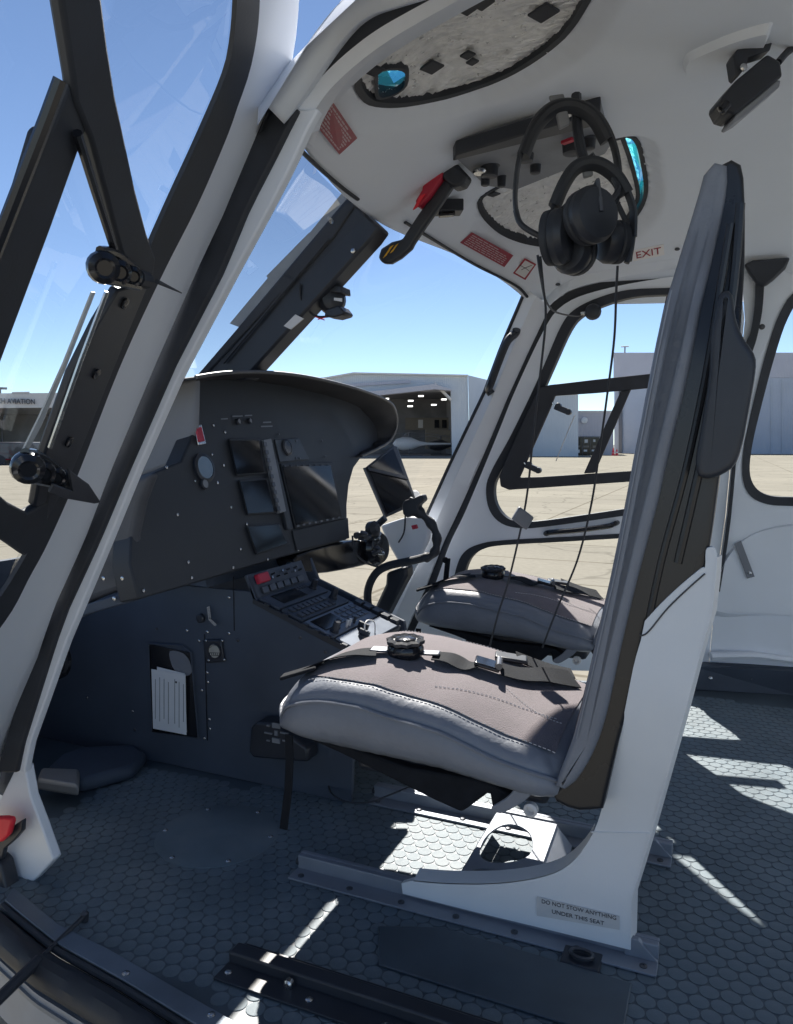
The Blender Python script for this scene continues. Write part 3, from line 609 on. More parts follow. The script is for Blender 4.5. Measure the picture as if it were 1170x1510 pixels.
# upper hinge bracket and black seal between the two right doors
bs_ = MB().prism([PW(u, v, .02) for u, v in [(1097, 392), (1110, 386), (1165, 382), (1158, 398), (1140, 415), (1128, 424), (1115, 420), (1104, 405)]], (0, .025, 0)).obj('hinge_bracket', M['black'], bevel=.006)
tag(bs_, 'black upper hinge bracket between the two right doors', 'bracket')
q1 = sm2([(1114, 418), (1113, 450), (1107, 490), (1098, 515), (1088, 600), (1073, 760), (1058, 870)], 4); q2 = sm2([(1127, 422), (1124, 460), (1116, 500), (1107, 530), (1093, 605), (1078, 765), (1062, 872)], 4)
bs2 = MB().band(wl(q1, .006), wl(q2, .006), (0, .012, 0)).obj('door_seal', M['rubber']); tag(bs2, 'black rubber seal between cockpit door and rear door', 'seal')
screw(PW(1124, 482, .003), (0, 1, 0), rd, True, 1.4)
# dark raised floor edge under the rear door
a_ = [PW(u, v, .01) for u, v in ((1020, 975), (1170, 981), (1330, 990))]; 
fe = MB().prism([a_[0], a_[1], a_[2], V((a_[2].x, a_[2].y, 0)), V((a_[1].x, a_[1].y, 0)), V((a_[0].x, a_[0].y, 0))], (0, .04, 0)).obj('floor_edge', M['cons'], smooth=0, bevel=.006); struct(fe)
for u in (1048, 1108): screw(PW(u, 1000, .055), (0, 1, .2), fe)
# liner between the ceiling edge and the right door (header)
A_ = [PW(p.x, p.y - 1.5, .012) for p in s1 if p.y < 470]; B_ = [PC(p.x - 1 , p.y - 16, .001) for p in s1 if p.y < 470]
hd = MB().band(A_, B_, (0, -.03, .01)).obj('door_header', M['liner'], smooth=60); struct(hd)

# ================================================================== windscreen, header trim and centre post
# front header trim: from the left pillar over the middle to the right pillar
hdr = [(428, 196), (440, 215), (470, 245), (505, 275), (528, 292), (548, 318), (575, 331), (598, 326), (640, 352), (700, 388), (740, 408), (765, 422), (778, 436)]
CP0, CP1 = PY(548, 305, -.04), PY(300, 575, -.04)               # centre post axis
ax = (CP1 - CP0).normalized(); CPn = ax.cross(V((0, 1, 0))).normalized()
cp = thing('centre_post', 'black slanted windscreen centre post above the instrument panel', 'post', CP1)
def PCP(u, v, off=0): return PY(u, v, -.04 + off)
MB().prism([PCP(u, v, .03) for u, v in [(512, 290), (560, 335), (548, 352), (360, 560), (285, 560)]], (0, -.06, 0)).obj('post', M['black'], cp, bevel=.006)
MB().prism([PCP(u, v, .036) for u, v in [(519, 288), (527, 297), (492, 350), (300, 556), (288, 556)]], (0, -.012, 0)).obj('side_seal', M['rubber'], cp, bevel=.003)
MB().tube([PCP(485, 352, .038), PCP(330, 535, .038)], .004, 6).obj('wire_conduit', M['rubber'], cp)
MB().prism([PCP(u, v, .034) for u, v in [(420, 481), (437, 464), (449, 470), (430, 486)]], (0, .004, 0)).obj('correction_card', M['white'], cp)
MB().prism([PCP(u, v, -.0) for u, v in [(404, 496), (415, 499), (372, 548), (356, 548)]], (0, .006, 0)).obj('placard_strip', M['grey'], cp)
for i in range(14):
    t_ = i / 13; u = 411 - 47 * t_; v = 499 + 46 * t_; MB().prism([PCP(u - 3.5, v + .2, .008), PCP(u + 2.5, v + 1.6, .008), PCP(u + 1.5, v + 2.6, .008), PCP(u - 4.5, v + 1.2, .008)], (0, .001, 0)).obj('placard_line', M['white'], cp, smooth=0)
screw(PCP(521, 370, .033), (0, 1, 0), cp)
# translucent tinted strip beside the post
tp = MB().prism([PCP(u, v, .02) for u, v in [(508, 280), (519, 288), (505, 312), (352, 482), (339, 477), (395, 410), (393, 407), (455, 344), (458, 342)]], (0, -.003, 0)).obj('sealant_strip', mat('hazy_strip', (.36, .38, .40), .5, var=.1, vs=30)); tag(tp, 'pale grey strip along the edge of the windscreen centre post', 'strip')
# glass: two swept halves from the header to the nose
hd3 = [PC(u, v, .0) for u, v in hdr]
hl = V((.585, .62, 1.262)); hr = V((.575, -.70, 1.262))
def wsc(side):
    top = [V((.585 + .175 * (1 - (1 - k / 8) ** 2), .61 * (1 - k / 8) + -.04 * (k / 8), 1.262 + .055 * (1 - (1 - k / 8) ** 2))) for k in range(9)]
    bot = [V((1.22 + .68 * math.sin(math.pi / 2 * k / 8), .62 * math.cos(math.pi / 2 * k / 8) - .04 * (k / 8), .12)) for k in range(9)]
    if side < 0:
        top = [V((p.x, -.08 - p.y * 1.02, p.z)) for p in top]; bot = [V((p.x, -.08 - p.y, p.z)) for p in bot]
    vs = []; fs = []
    for a, b in zip(top, bot):
        for j in range(15):
            t = j / 14; p = a.lerp(b, t); bul = math.sin(math.pi * t) * (.10 if abs(a.y + .04) < .5 else .02 + .04 * (1 - abs(a.y) / .7)); vs.append(p + V((.55, 0, .8)) * bul)
    for i in range(8):
        for j in range(14): k = i * 15 + j; fs.append((k, k + 15, k + 16, k + 1))
    return MB().add(vs, fs)
for s_, lab in ((1, 'clear left windscreen half beside the centre post'), (-1, 'clear right windscreen half above the tablet')):
    t = tag(wsc(s_).obj('windscreen', M['winglass'], smooth=80), lab, 'windscreen')
# dark glass edge under the header, and the header's small recesses
for side, pts in (('left', hdr[:5]), ('right', hdr[7:])):
    e = MB().tube(sm([PC(u, v + 2, .006) for u, v in pts], 5), .005, 6, flat=.7).obj('header_seal', M['rubber']); tag(e, 'thin black seal under the %s' % ('white header before the left windscreen' if side == 'left' else 'white header before the right windscreen'), 'seal')
# nose tub below the glass
nv = []; nf = []
for k in range(25):
    a = math.pi * (.07 + .86 * k / 24); x = 1.1 + .80 * math.sin(a); y_ = -.05 + .64 * math.cos(a)
    nv += [(x, y_, .11), (x - .05, y_ * .96, -.3)]
for k in range(24): nf.append((2 * k, 2 * k + 1, 2 * k + 3, 2 * k + 2))
struct(MB().add(nv, nf).obj('nose_skin', M['paint'], smooth=60))
#@@LEFT
# ================================================================== left side: pillar, open door, sill
LPY = .635
lp1 = [(440, 160), (417, 205), (404, 232), (366, 305), (327, 400), (255, 540), (185, 700), (143, 800), (97, 900), (79, 950), (54, 1030), (32, 1100), (24, 1140)]
lp2 = [(470, 160), (446, 204), (435, 232), (395, 310), (346, 400), (264, 555), (204, 690), (159, 800), (117, 900), (96, 950), (68, 1030), (43, 1100), (36, 1140)]
lp0 = [(u - 12, v) for u, v in [(403, 150), (379, 200), (367, 232), (333, 305), (293, 400), (231, 540), (164, 700), (126, 800), (81, 900), (64, 950), (38, 1030), (17, 1100), (5, 1140)]]
def lyp(px, Y=LPY): return rs([PY(u, v, Y) for u, v in px], 40)
lpil = thing('windscreen_pillar', 'white left windscreen pillar with wide foot plate on the floor', 'pillar', PY(30, 1300, LPY))
MB().band(lyp(lp1), lyp(lp2), (0, -.016, 0)).obj('post', M['paint'], lpil, bevel=.003)
foot = [PY(u, v, LPY - .004) for u, v in [(24, 1130), (37, 1130), (45, 1175), (62, 1220), (79, 1268), (52, 1297), (20, 1323), (8, 1300), (0, 1270), (-14, 1250), (-10, 1200)]]
MB().prism(foot, (0, -.02, 0)).obj('foot_plate', M['paint'], lpil, bevel=.003)
# seal strip runs up the pillar and on along the roof edge over the door
sl1 = lyp(lp0, LPY + .012); sl2 = lyp(lp1, LPY + .008)
seal = thing('door_seal', 'black rubber seal of the open left doorway, pillar and roof edge', 'seal', sl1[-1])
MB().band(sl1, sl2, (0, -.035, 0)).obj('pillar_seal', M['rubber'], seal, bevel=.004)
r1 = [(379, 200), (400, 150), (430, 108), (470, 58), (515, 18), (560, -20), (640, -75), (760, -140)]
r2_ = [(417, 205), (436, 168), (462, 128), (500, 88), (550, 48), (608, 14), (690, -30), (800, -90)]
r3_ = [(446, 204), (452, 186), (480, 140), (520, 100), (570, 62), (630, 26), (710, -18), (820, -76)]
def edge(px, off): return rs([PS(u, v, lambda P: P.y - yl(P.x) - off, .3, 4) for u, v in sm2(px, 4)], 40)
e1, e2, e3 = edge(r1, .02), edge(r2_, .01), edge(r3_, -.005)
MB().band(e1, [a.lerp(b, .45) + V((0, .02, .0)) for a, b in zip(e1, e2)], (0, -.03, .02)).band([a.lerp(b, .55) for a, b in zip(e1, e2)], e2, (0, -.03, .02)).obj('roof_seal', M['rubber'], seal, smooth=40)
MB().band(e2, e3, (0, -.05, .03)).obj('roof_edge_trim', M['paint'], lpil, smooth=50)
B4 = [PC(u + 14, v + 10, .0) for u, v in r3_]; 
struct(MB().band(e3, rs([PC(u + 16, v + 12, .0) for u, v in sm2(r3_, 4)], 40), (0, -.02, .03)).obj('header_left', M['liner'], smooth=60))
# --- open left door: flat plane through the hinge line, swung out
HA, HB = PY(81, 900, .655), PY(379, 205, .64)
dd = V((-math.cos(math.radians(70)), math.sin(math.radians(70)), 0)); hh = (HB - HA).normalized(); LN = hh.cross(dd).normalized()
if LN.dot(CAM - HA) < 0: LN = -LN
def LD(u, v, off=0): return PP(u, v, HA + LN * off, LN)
def LQ(s, z, off=0): return HA + hh * ((z - HA.z) / hh.z) + dd * s + LN * off
to_d = lambda p: ((p - HA).dot(dd), p.z, 0)
ld = thing('cockpit_door', 'open white left cockpit door swung out with its black vent window', 'door', LQ(.02, .05))
fo = [LD(u, v) for u, v in [(446, -60), (444, 0), (441, 40), (436, 80), (427, 115), (406, 165), (379, 215), (340, 300), (293, 400), (231, 540), (164, 700), (126, 800), (81, 900), (64, 950), (38, 1030), (17, 1100), (-6, 1170)]]
fi = [LD(u, v) for u, v in sm2([(379, -60), (379, 0), (375, 50), (364, 105), (345, 160), (331, 200), (288, 300), (235, 405), (173, 540), (111, 700), (67, 800), (40, 850), (14, 900), (-30, 960)], 4)]
n_ = 60
MB().band(rs(fo, n_), rs(fi, n_), -LN * .016).obj('door_frame', M['paint'], ld, bevel=.006)
# rest of the frame, beyond the picture's edge
mb = MB()
zt = rs(fi, n_)[0]; zb = rs(fi, n_)[-1]
st_, sb_ = (fo[0] - HA).dot(dd), (fo[-1] - HA).dot(dd)
back_ = [LQ(s, z) for s, z in ((sb_, fo[-1].z), (.35, .05), (.8, .05), (.95, .35), (1.0, .7), (.95, 1.12))]
mb.prism([fi[-1], fo[-1], LQ(.3, .1), LQ(.85, .08), LQ(.98, .5), LQ(.92, .56), LQ(.6, .54)], -LN * .035)
mb.prism([LQ(.98, .5), LQ(.92, .56), LQ(.93, 1.2), LQ(1.0, 1.22)], -LN * .035)
mb.obj('door_lower_frame', M['paint'], ld, bevel=.006)
ge = [LD(u, v, .004) for u, v in sm2([(349, -60), (350, 0), (345, 60), (334, 110), (296, 200), (250, 300), (206, 400), (148, 540), (86, 700), (48, 800), (24, 845), (0, 882), (-40, 935)], 4)]
MB().band(rs([p + LN * .004 for p in fi], n_), rs(ge, n_), -LN * .006).obj('window_gasket', M['rubber'], ld, smooth=40)
MB().add([p - LN * .004 for p in rs(ge, 30)] + [LQ(.6, .56, -.02), LQ(.92, .58, -.02), LQ(.93, 1.2, -.02), LQ(.8, 1.3, -.02)], [tuple(range(34))]).obj('window_pane', M['doorglass'], ld, smooth=0)
# vent window bars
MB().prism([LD(u, v, .008) for u, v in [(46, -90), (112, -90), (130, -10), (140, 60), (152, 130), (168, 200), (184, 270), (202, 335), (216, 372), (213, 400), (190, 405), (172, 392), (166, 372), (116, 196), (110, 182), (92, 140), (88, 108), (68, -10)]], LN * .014).obj('vent_frame', M['rubber'], ld, bevel=.004)
MB().prism([LD(u, v, .006) for u, v in [(86, 112), (112, 182), (104, 205), (60, 330), (0, 492), (-40, 600), (-40, 420), (0, 320), (38, 192), (44, 184), (58, 181)]], LN * .012).obj('vent_strut', M['rubber'], ld, bevel=.004)
MB().tube([LD(90, 118, .026), LD(70, 172, .026), (LD(0, 352, .026)), LD(-30, 430, .026)], .006, 8).obj('strut_bead', M['gloss'], ld)
MB().tube([LD(114, 196, .024), LD(140, 280, .024), LD(168, 366, .024)], .0045, 8).obj('frame_bead', M['gloss'], ld)
MB().prism([LD(u, v, .010) for u, v in [(162, 420), (205, 410), (213, 400), (172, 500), (128, 610), (92, 700), (60, 760), (40, 740), (52, 668), (95, 545), (132, 470)]], LN * .012).obj('vent_front_bar', M['black'], ld, bevel=.003)
MB().tube([LD(158, 430, .03), LD(120, 530, .03), LD(74, 660, .03)], .0028, 6).obj('chrome_trim', M['steel'], ld)
MB().prism([LD(u, v, .02) for u, v in [(134, 430), (139, 430), (96, 540), (60, 625), (26, 690), (20, 688), (56, 615), (92, 535)]], LN * .002).obj('vent_pane_edge', M['thick'], ld)
MB().prism([LD(u, v, .012) for u, v in [(-40, 700), (0, 734), (30, 750), (58, 735), (66, 700), (60, 760), (45, 795), (26, 814), (0, 796), (-40, 770)]], LN * .012).obj('vent_bottom_bar', M['rubber'], ld, bevel=.004)
for u, v in ((185, 448), (143, 552), (103, 652)): MB().lathe(LD(u, v, .024), LN, [(.007, -.002), (.0072, .001), (.0055, .0015)], 12).obj('rivet_hole', M['gloss'], ld)
upv0 = V((0, 0, 1))
def latch(c, tip, sc, nm):
    lt = MB(); c3 = LD(*c, .035); e1 = (LD(c[0] + 10, c[1] + 3, .035) - c3).normalized(); e2 = LN.cross(e1).normalized()
    vd = (-FH * .8 + LN * .6).normalized()
    for dx_, r_ in ((-.058, .0185), (-.022, .015), (.012, .0125)):
        lt.lathe(c3 + e1 * dx_ * sc, vd, [(r_ * .4 * sc, -.016), (r_ * .9 * sc, -.011), (r_ * sc, 0), (r_ * .92 * sc, .006), (r_ * .6 * sc, .010), (r_ * .45 * sc, .008)], 18)
    lt.tube(sm([c3 - e1 * .064 * sc + upv0 * .016, c3 - e1 * .035 * sc + upv0 * .019, c3 + upv0 * .014, c3 + e1 * .032 * sc + upv0 * .006], 4), .0055 * sc, 8)
    lt.tube([c3 - e1 * .05 * sc - upv0 * .012, c3 + e1 * .03 * sc - upv0 * .010], .005 * sc, 8)
    MB().lathe(c3 - e1 * .038 * sc + vd * .004, vd, [(.004, 0), (.004, .009), (.002, .010)], 8).obj('latch_screw', M['steel'], ld)
    lt.obj(nm, M['gloss'], ld)
    MB().tube([c3 + e1 * .025 * sc, c3 + e1 * .05 * sc], .011 * sc, 10).obj('latch_hub', M['rubber'], ld)
latch((188, 405), None, .95, 'vent_latch'); latch((75, 700), None, 1.05, 'vent_latch')
MB().tube([LD(232, 415, .05), LD(268, 432, .05)], [.003, .0008], 6).obj('latch_pin', M['rubber'], ld)
MB().prism([LD(u, v, .05) for u, v in [(98, 690), (118, 705), (128, 712), (146, 739), (136, 741), (92, 733), (70, 724), (76, 712), (104, 722)]], LN * .004).obj('latch_blade', M['black'], ld, bevel=.001)
# --- sill plate, seal tube and outer skin along the left doorway
s_in = [PZ(u, v, .003) for u, v in [(20, 1312), (38, 1325), (87, 1366), (163, 1404), (308, 1488), (420, 1550), (560, 1620)]]
s_out = [PZ(u, v, .003) for u, v in [(8, 1330), (26, 1346), (87, 1395), (186, 1450), (262, 1497), (380, 1570), (520, 1650)]]
si = thing('door_sill', 'scuffed grey metal sill plate with black seal at the left doorway', 'sill', s_in[1])
MB().band(rs(s_in, 40), rs(s_out, 40), (0, 0, .004)).obj('sill_plate', M['alu'], si, bevel=.001)
for u, v in ((186, 1436), (312, 1497)): screw(PZ(u, v, .007), (0, 0, 1), si)
tb = [p + V((0, .030, -.022)) for p in rs(s_out, 40)]; MB().tube(tb, .024, 12).obj('seal_tube', M['rubber'], si)
MB().tube([p + V((0, .005, -.004)) for p in rs(s_out, 40)], .006, 8).obj('seal_lip', M['rubber'], si)
MB().band([p + V((0, .045, -.05)) for p in rs(s_out, 40)], [V((p.x, p.y + .05, -.14)) for p in rs(s_out, 40)], (0, -.02, 0)).obj('chrome_edge', M['greymetal'], si, smooth=40)
struct(MB().band([p + V((0, .05, -.06)) for p in rs(s_out, 40)], [V((p.x, p.y - .06, -.42)) for p in rs(s_out, 40)], (0, -.02, 0)).obj('lower_skin', M['grey'], smooth=60))
# door stay strut and red pull tag
t = thing('door_stay', 'black gas strut from the left door to the sill', 'strut', PZ(120, 1356, .01))
pa = PZ(125, 1350, .012); pb = PY(-40, 1510, .9)
MB().tube([pa, pa.lerp(pb, .5)], .004, 8).obj('rod', M['black'], t); MB().tube([pa.lerp(pb, .45), pb], .009, 10).obj('cylinder', M['black'], t); MB().lathe(pa, (0, 0, 1), [(.006, -.01), (.007, .004), (.003, .008)], 10).obj('ball_end', M['dkmetal'], t)
t = thing('jettison_handle', 'red handle on black bracket at the left pillar foot', 'handle', PY(5, 1240, .67))
MB().prism([PY(u, v, .675) for u, v in [(-20, 1206), (6, 1205), (16, 1207), (17, 1214), (12, 1232), (2, 1242), (-20, 1246)]], (0, -.012, 0)).obj('grip', M['redtag'], t, bevel=.004)
MB().prism([PY(u, v, .66) for u, v in [(33, 1209), (32, 1226), (22, 1238), (6, 1252), (0, 1280), (-15, 1290), (-15, 1240), (12, 1236), (16, 1220)]], (0, -.01, 0)).obj('bracket', M['black'], t, bevel=.002)
MB().prism([PY(u, v, .668) for u, v in [(-10, 1265), (0, 1275), (12, 1322), (22, 1330), (10, 1365), (-10, 1370)]], (0, -.03, 0)).obj('cable_boot', M['black'], t, bevel=.004)
#@@PANEL
# ================================================================== instrument panel
TA = math.radians(13); PN = V((-math.cos(TA), 0, math.sin(TA))); P0 = V((1.02, 0, .45)); PU = V((math.sin(TA), 0, math.cos(TA)))
def PI(u, v, off=0): return PP(u, v, P0 + PN * off, PN)
ip = thing('instrument_panel', 'black instrument panel under a rounded hood with dark screens', 'instrument panel', P0)
hood_o = sm2([(289, 556), (330, 550), (380, 548.5), (430, 552), (480, 561), (535, 576), (572, 591), (584, 607), (585, 630), (575, 650), (556, 662), (534, 672)], 4)
face = [(534, 672), (522, 690), (515, 715), (512, 745), (513, 795), (440, 815), (355, 840), (282, 862), (205, 884), (200, 865), (192, 830), (194, 790), (205, 740), (222, 699), (268, 680), (287, 635), (289, 580)]
MB().prism([PI(u, v) for u, v in hood_o + face], -PN * .05).obj('face_plate', M['panel'], ip, bevel=.004)
# hood: shell over the face, standing aft of it at the top
ho = [PI(u, v, .10 * clamp((690 - v) / 90)) for u, v in hood_o]; hi = [PI(u + (4 if u < 300 else -9 if u > 560 else -1), v + (8 if v < 640 else -6), .004) for u, v in hood_o]
hb = [p + V((.32, 0, -.03)) + (V((0, .1, 0)) if i < 6 else V((0, .16, -.02))) * .6 for i, p in enumerate(ho)]
MB().band(ho, hi, -PN * .004).obj('hood_inner', M['hood'], ip, smooth=60)
MB().band(ho, hb, V((0, 0, -.004))).obj('glareshield', M['hood'], ip, smooth=60)
MB().tube(ho, .0045, 8).obj('hood_rim', mat('hood_edge', (.10, .10, .105), .5, bump=.2, bs=500), ip)
for nm, pts, Y, m_ in (('hood_side', [(290, 556), (288, 635), (268, 681), (205, 704), (150, 722), (180, 650), (225, 585), (262, 562)], .19, 'greycover'), ):
    MB().prism([PY(u, v, Y) for u, v in pts], (0, -.02, 0)).obj(nm, M[m_], ip, bevel=.012, seg=3)
M['lowcover'] = mat('lower_cover', (.07, .074, .085), .55, var=.08, vs=8, bump=.2, bs=800)
MB().prism([PY(u, v, .44) for u, v in [(224, 697), (207, 740), (196, 790), (194, 830), (202, 862), (196, 866), (150, 880), (95, 905), (60, 915), (100, 800), (150, 715)]], (0, -.03, 0)).obj('side_cover', M['lowcover'], ip, bevel=.012, seg=3)
MB().prism([PY(u, v, .45) for u, v in [(150, 884), (200, 867), (205, 884), (130, 906), (80, 924), (60, 926), (70, 908)]], (0, -.03, 0)).obj('lower_flange', M['cons'], ip, bevel=.003)
for u, v in [(246, 689), (262, 759), (278, 829), (283, 852), (212, 871), (344, 837), (332, 637), (330, 686), (341, 748), (364, 773), (355, 810), (440, 811), (395, 825), (315, 627), (321, 712)]: screw(PI(u, v, .001), PN, ip, False, .62)
for u, v in [(169, 883), (181, 853), (153, 853), (150, 832)]: screw(PY(u, v, .455), (0, 1, 0), ip, False, .8)
# key ring on the side cover
MB().tube([PY(143 + 5 * math.cos(a * .628), 836 + 7 * math.sin(a * .628), .46) for a in range(10)], .0014, 6, True).tube([PY(138 + 5 * math.cos(a * .628), 851 + 9 * math.sin(a * .628), .462) for a in range(10)], .0014, 6, True).obj('pin_ring', M['steel'], ip)
def plate(pts, off, th, m, nm, par, bev=.0015): return MB().prism([PI(u, v, off) for u, v in pts], PN * th).obj(nm, M[m], par, bevel=bev)
def insetq(q, k):
    c = (sum(p[0] for p in q) / len(q), sum(p[1] for p in q) / len(q)); return [(p[0] + (c[0] - p[0]) * k, p[1] + (c[1] - p[1]) * k) for p in q]
scrs = [('display', [(336, 647), (383, 647), (392, 699), (348, 702)]), ('display', [(351, 708), (394, 705), (407, 757), (364, 760)]), ('radio_unit', [(362, 776), (412, 772), (426, 802), (377, 818)]), ('large_display', [(412, 684), (490, 682), (508, 765), (434, 780)])]
for nm, q in scrs:
    b = plate(q, .001, .006, 'panel', nm, ip, .002)
    MB().prism([PI(u, v, .0075) for u, v in insetq(q, .10)], PN * .0015).obj('screen', M['screen'], b, smooth=0)
for k in range(8):
    q = scrs[3][1]; t_ = (k + .8) / 8.6; MB().box(PI(q[3][0] + (q[2][0] - q[3][0]) * t_ - 1, q[3][1] + (q[2][1] - q[3][1]) * t_ - 3.2, .0085), V((0, .0045, 0)), PU * .0025, PN * .0015).obj('display_key', M['grey'], ip)
    MB().box(PI(q[0][0] + (q[1][0] - q[0][0]) * t_ + 1, q[0][1] + (q[1][1] - q[0][1]) * t_ + 3.2, .0085), V((0, .0045, 0)), PU * .0025, PN * .0015).obj('display_key', M['black'], ip)
bb = plate([(384, 650), (395, 648), (417, 755), (408, 758)], .001, .012, 'grey', 'button_column', ip)
for i in range(9):
    t_ = (i + .5) / 9; u = 390 + 22 * t_; v = 649 + 107 * t_; MB().box(PI(u, v, .014), V((0, .007, 0)), PU * .006, PN * .002).obj('button', M['dkmetal'], bb, bevel=.001)
plate([(398, 680), (405, 679), (428, 780), (420, 782)], .001, .01, 'black', 'side_rail', ip)
# airspeed-style dial at left, small dial, knobs, guarded switch
def dial(u, v, r, nm, m_, bez='black'):
    c = PI(u, v, .001); o = MB().lathe(c, PN, [(r * 1.28, 0), (r * 1.28, .006), (r * 1.02, .008), (r, .006)], 28).obj(nm, M[bez], ip); MB().lathe(c + PN * .0062, PN, [(r, 0), (r * .98, .0008)], 28).obj('dial_glass', M[m_], o); return o
dial(300, 690, .0265, 'round_dial', 'mirror'); dial(422, 660, .018, 'small_dial', 'screen'); dial(350, 622, .006, 'knob', 'grey'); dial(367, 621, .006, 'knob', 'grey')
b = dial(300, 714, .010, 'adjust_knob', 'grey')
b = plate([(286, 628), (296, 626), (303, 655), (291, 657)], .001, .004, 'steel', 'guarded_switch', ip); MB().prism([PI(u, v, .006) for u, v in [(288, 632), (295, 630), (300, 651), (292, 652)]], PN * .005).obj('switch_guard', M['red'], b)
for u, v in [(292, 671), (313, 670), (321, 711), (288, 709)]: screw(PI(u, v, .001), PN, ip, False, .5)
for u0, u1, v in [(326, 336, 617), (343, 358, 613), (361, 372, 612), (385, 402, 628), (388, 400, 622), (394, 402, 654), (395, 401, 658)]: MB().prism([PI(u0, v, .002), PI(u1, v - .5, .002), PI(u1, v + 1.4, .002), PI(u0, v + 1.9, .002)], PN * .0005).obj('legend', M['grey'], ip, smooth=0)
plate([(404, 648), (440, 646), (455, 678), (412, 682)], .0005, .003, 'black', 'gauge_plate', ip); 
for u, v in [(437, 650), (475, 650), (480, 673), (442, 676), (437, 676), (411, 640)]: screw(PI(u, v, .004), PN, ip, True, .6)
plate([(430, 783), (512, 764), (514, 794), (437, 812)], .0005, .004, 'panel', 'lower_strip', ip)
MB().prism([(1.09, .17, .47), (1.19, .17, .86), (1.45, .12, .86), (1.45, .12, .47)], (0, -.45, 0)).obj('avionics_box', M['cons'], ip)  # unseen fill behind the face, added to keep sun off the footwell floor
# fairing under the right half
MB().prism([PX(u, v, 1.04) for u, v in sm2([(440, 818), (513, 798), (548, 800), (560, 815), (555, 828), (520, 838), (470, 846), (440, 842)], 3, True)], (.25, 0, 0)).obj('under_fairing', M['gloss'], ip, bevel=.01)
# ================================================================== centre console
co = thing('centre_console', 'black centre console with radio panels and document pocket', 'console', (1.2, .13, 0))
Q0, Q1 = PY(378, 884, .13), PY(520, 958, .13); QT = PY(364, 848, .13)
wall = [V((1.76, .13, .001)), V((1.76, .13, .46)), V((1.0, .13, .46)), QT, Q0, Q1, V((.726, .13, .30)), V((.74, .13, .001))]
MB().prism(wall, (0, -.012, 0)).obj('side_panel', M['cons'], co, bevel=.002)
MB().prism([p + V((0, -.30, 0)) for p in wall], (0, .012, 0)).obj('side_panel', M['cons'], co, bevel=.002)
MB().bx(.98, .99, -.158, .116, .001, .42).obj('inner_bulkhead', M['cons'], co)
def CW(u, v, off=0): return PY(u, v, .13 + off)
SL = (Q1 - Q0); LY = V((0, -1, 0)); QN = SL.cross(LY).normalized(); QN = QN if QN.z > 0 else -QN; SLn = SL.normalized(); SLl = SL.length
Wc = .245
def RC(a, b, h=0): return Q0 + SL * a + LY * (b * Wc) + QN * h
def rcbox(a0, a1, b0, b1, h0, h1, m, nm, par, bev=.001):
    return MB().prism([RC(a0, b0, h0), RC(a1, b0, h0), RC(a1, b1, h0), RC(a0, b1, h0)], QN * (h1 - h0)).obj(nm, M[m], par, bevel=bev)
rcbox(-.02, 1.03, -.015, 1.03, -.012, 0, 'black', 'console_top', co)
M['blueplate'] = mat('sky_tinted_plate', (.15, .175, .22), .4, metal=.2, var=.06, vs=20)  # pale blue base puts the reflected sky into the plate colour
def knob(a, b, r, hgt, par, m='black', nm='knob'): return MB().lathe(RC(a, b, 0), QN, [(r, 0), (r, hgt * .3), (r * .75, hgt * .35), (r * .7, hgt), (r * .5, hgt + .001)], 14).obj(nm, M[m], par)
u1 = rcbox(.02, .24, .02, .95, 0, .006, 'cons', 'radio_unit', co); rcbox(.05, .2, .15, .6, .006, .0075, 'screen', 'screen', u1); knob(.13, .82, .011, .03, u1); 
for k in range(5): rcbox(.05 + .0, .09, .63 + .05 * k - .05, .665 + .05 * k - .05, .006, .009, 'dkmetal', 'button', u1)
u2 = rcbox(.26, .48, .02, .95, 0, .006, 'cons', 'radio_unit', co); knob(.36, .82, .011, .034, u2)
for r_ in range(2):
    for k in range(8): rcbox(.29 + r_ * .1, .35 + r_ * .1, .06 + k * .085, .12 + k * .085, .006, .010, 'dkmetal', 'button', u2)
u3 = rcbox(.50, .80, .02, .95, 0, .005, 'blueplate', 'keypad_unit', co); rcbox(.53, .70, .06, .45, .005, .007, 'screen', 'screen', u3)
for r_ in range(3):
    for k in range(4): rcbox(.53 + r_ * .07, .585 + r_ * .07, .52 + k * .1, .60 + k * .1, .005, .0075, 'dkmetal', 'key', u3)
knob(.75, .12, .011, .03, u3); knob(.72, .22, .009, .026, u3)
for b_, m_ in ((.34, 'white'), (.4, 'white'), (.5, 'black')): MB().tube([RC(.76, b_, .005), RC(.755, b_, .022)], [.003, .004], 8).obj('toggle', M[m_], u3)
u4 = rcbox(.82, 1.02, .02, .95, 0, .005, 'blueplate', 'switch_unit', co)
for a_, b_ in ((.87, .45), (.95, .30)):
    k = knob(a_, b_, .016, .012, u4, 'black', 'rotary_switch'); MB().box(RC(a_, b_, .016), SLn * .013, LY * .004, QN * .007).obj('pointer', M['black'], k, bevel=.001)
MB().tube(sm([RC(.95, .30, .02), RC(.93, .30, .035), RC(.92, .38, .04), RC(.94, .5, .03), RC(.97, .52, .006)], 4), .0018, 6).obj('toggle_lever', M['white'], u4)
for a_ in (.52, .62, .72, .82, .92): rcbox(a_, a_ + .075, .965, 1.05, 0, .012, 'black', 'quarter_turn_fastener', co)
for a_ in (.1, .3, .5, .62, .74, .9): rcbox(a_, a_ + .05, -.03, .015, 0, .005, 'black', 'quarter_turn_fastener', co)
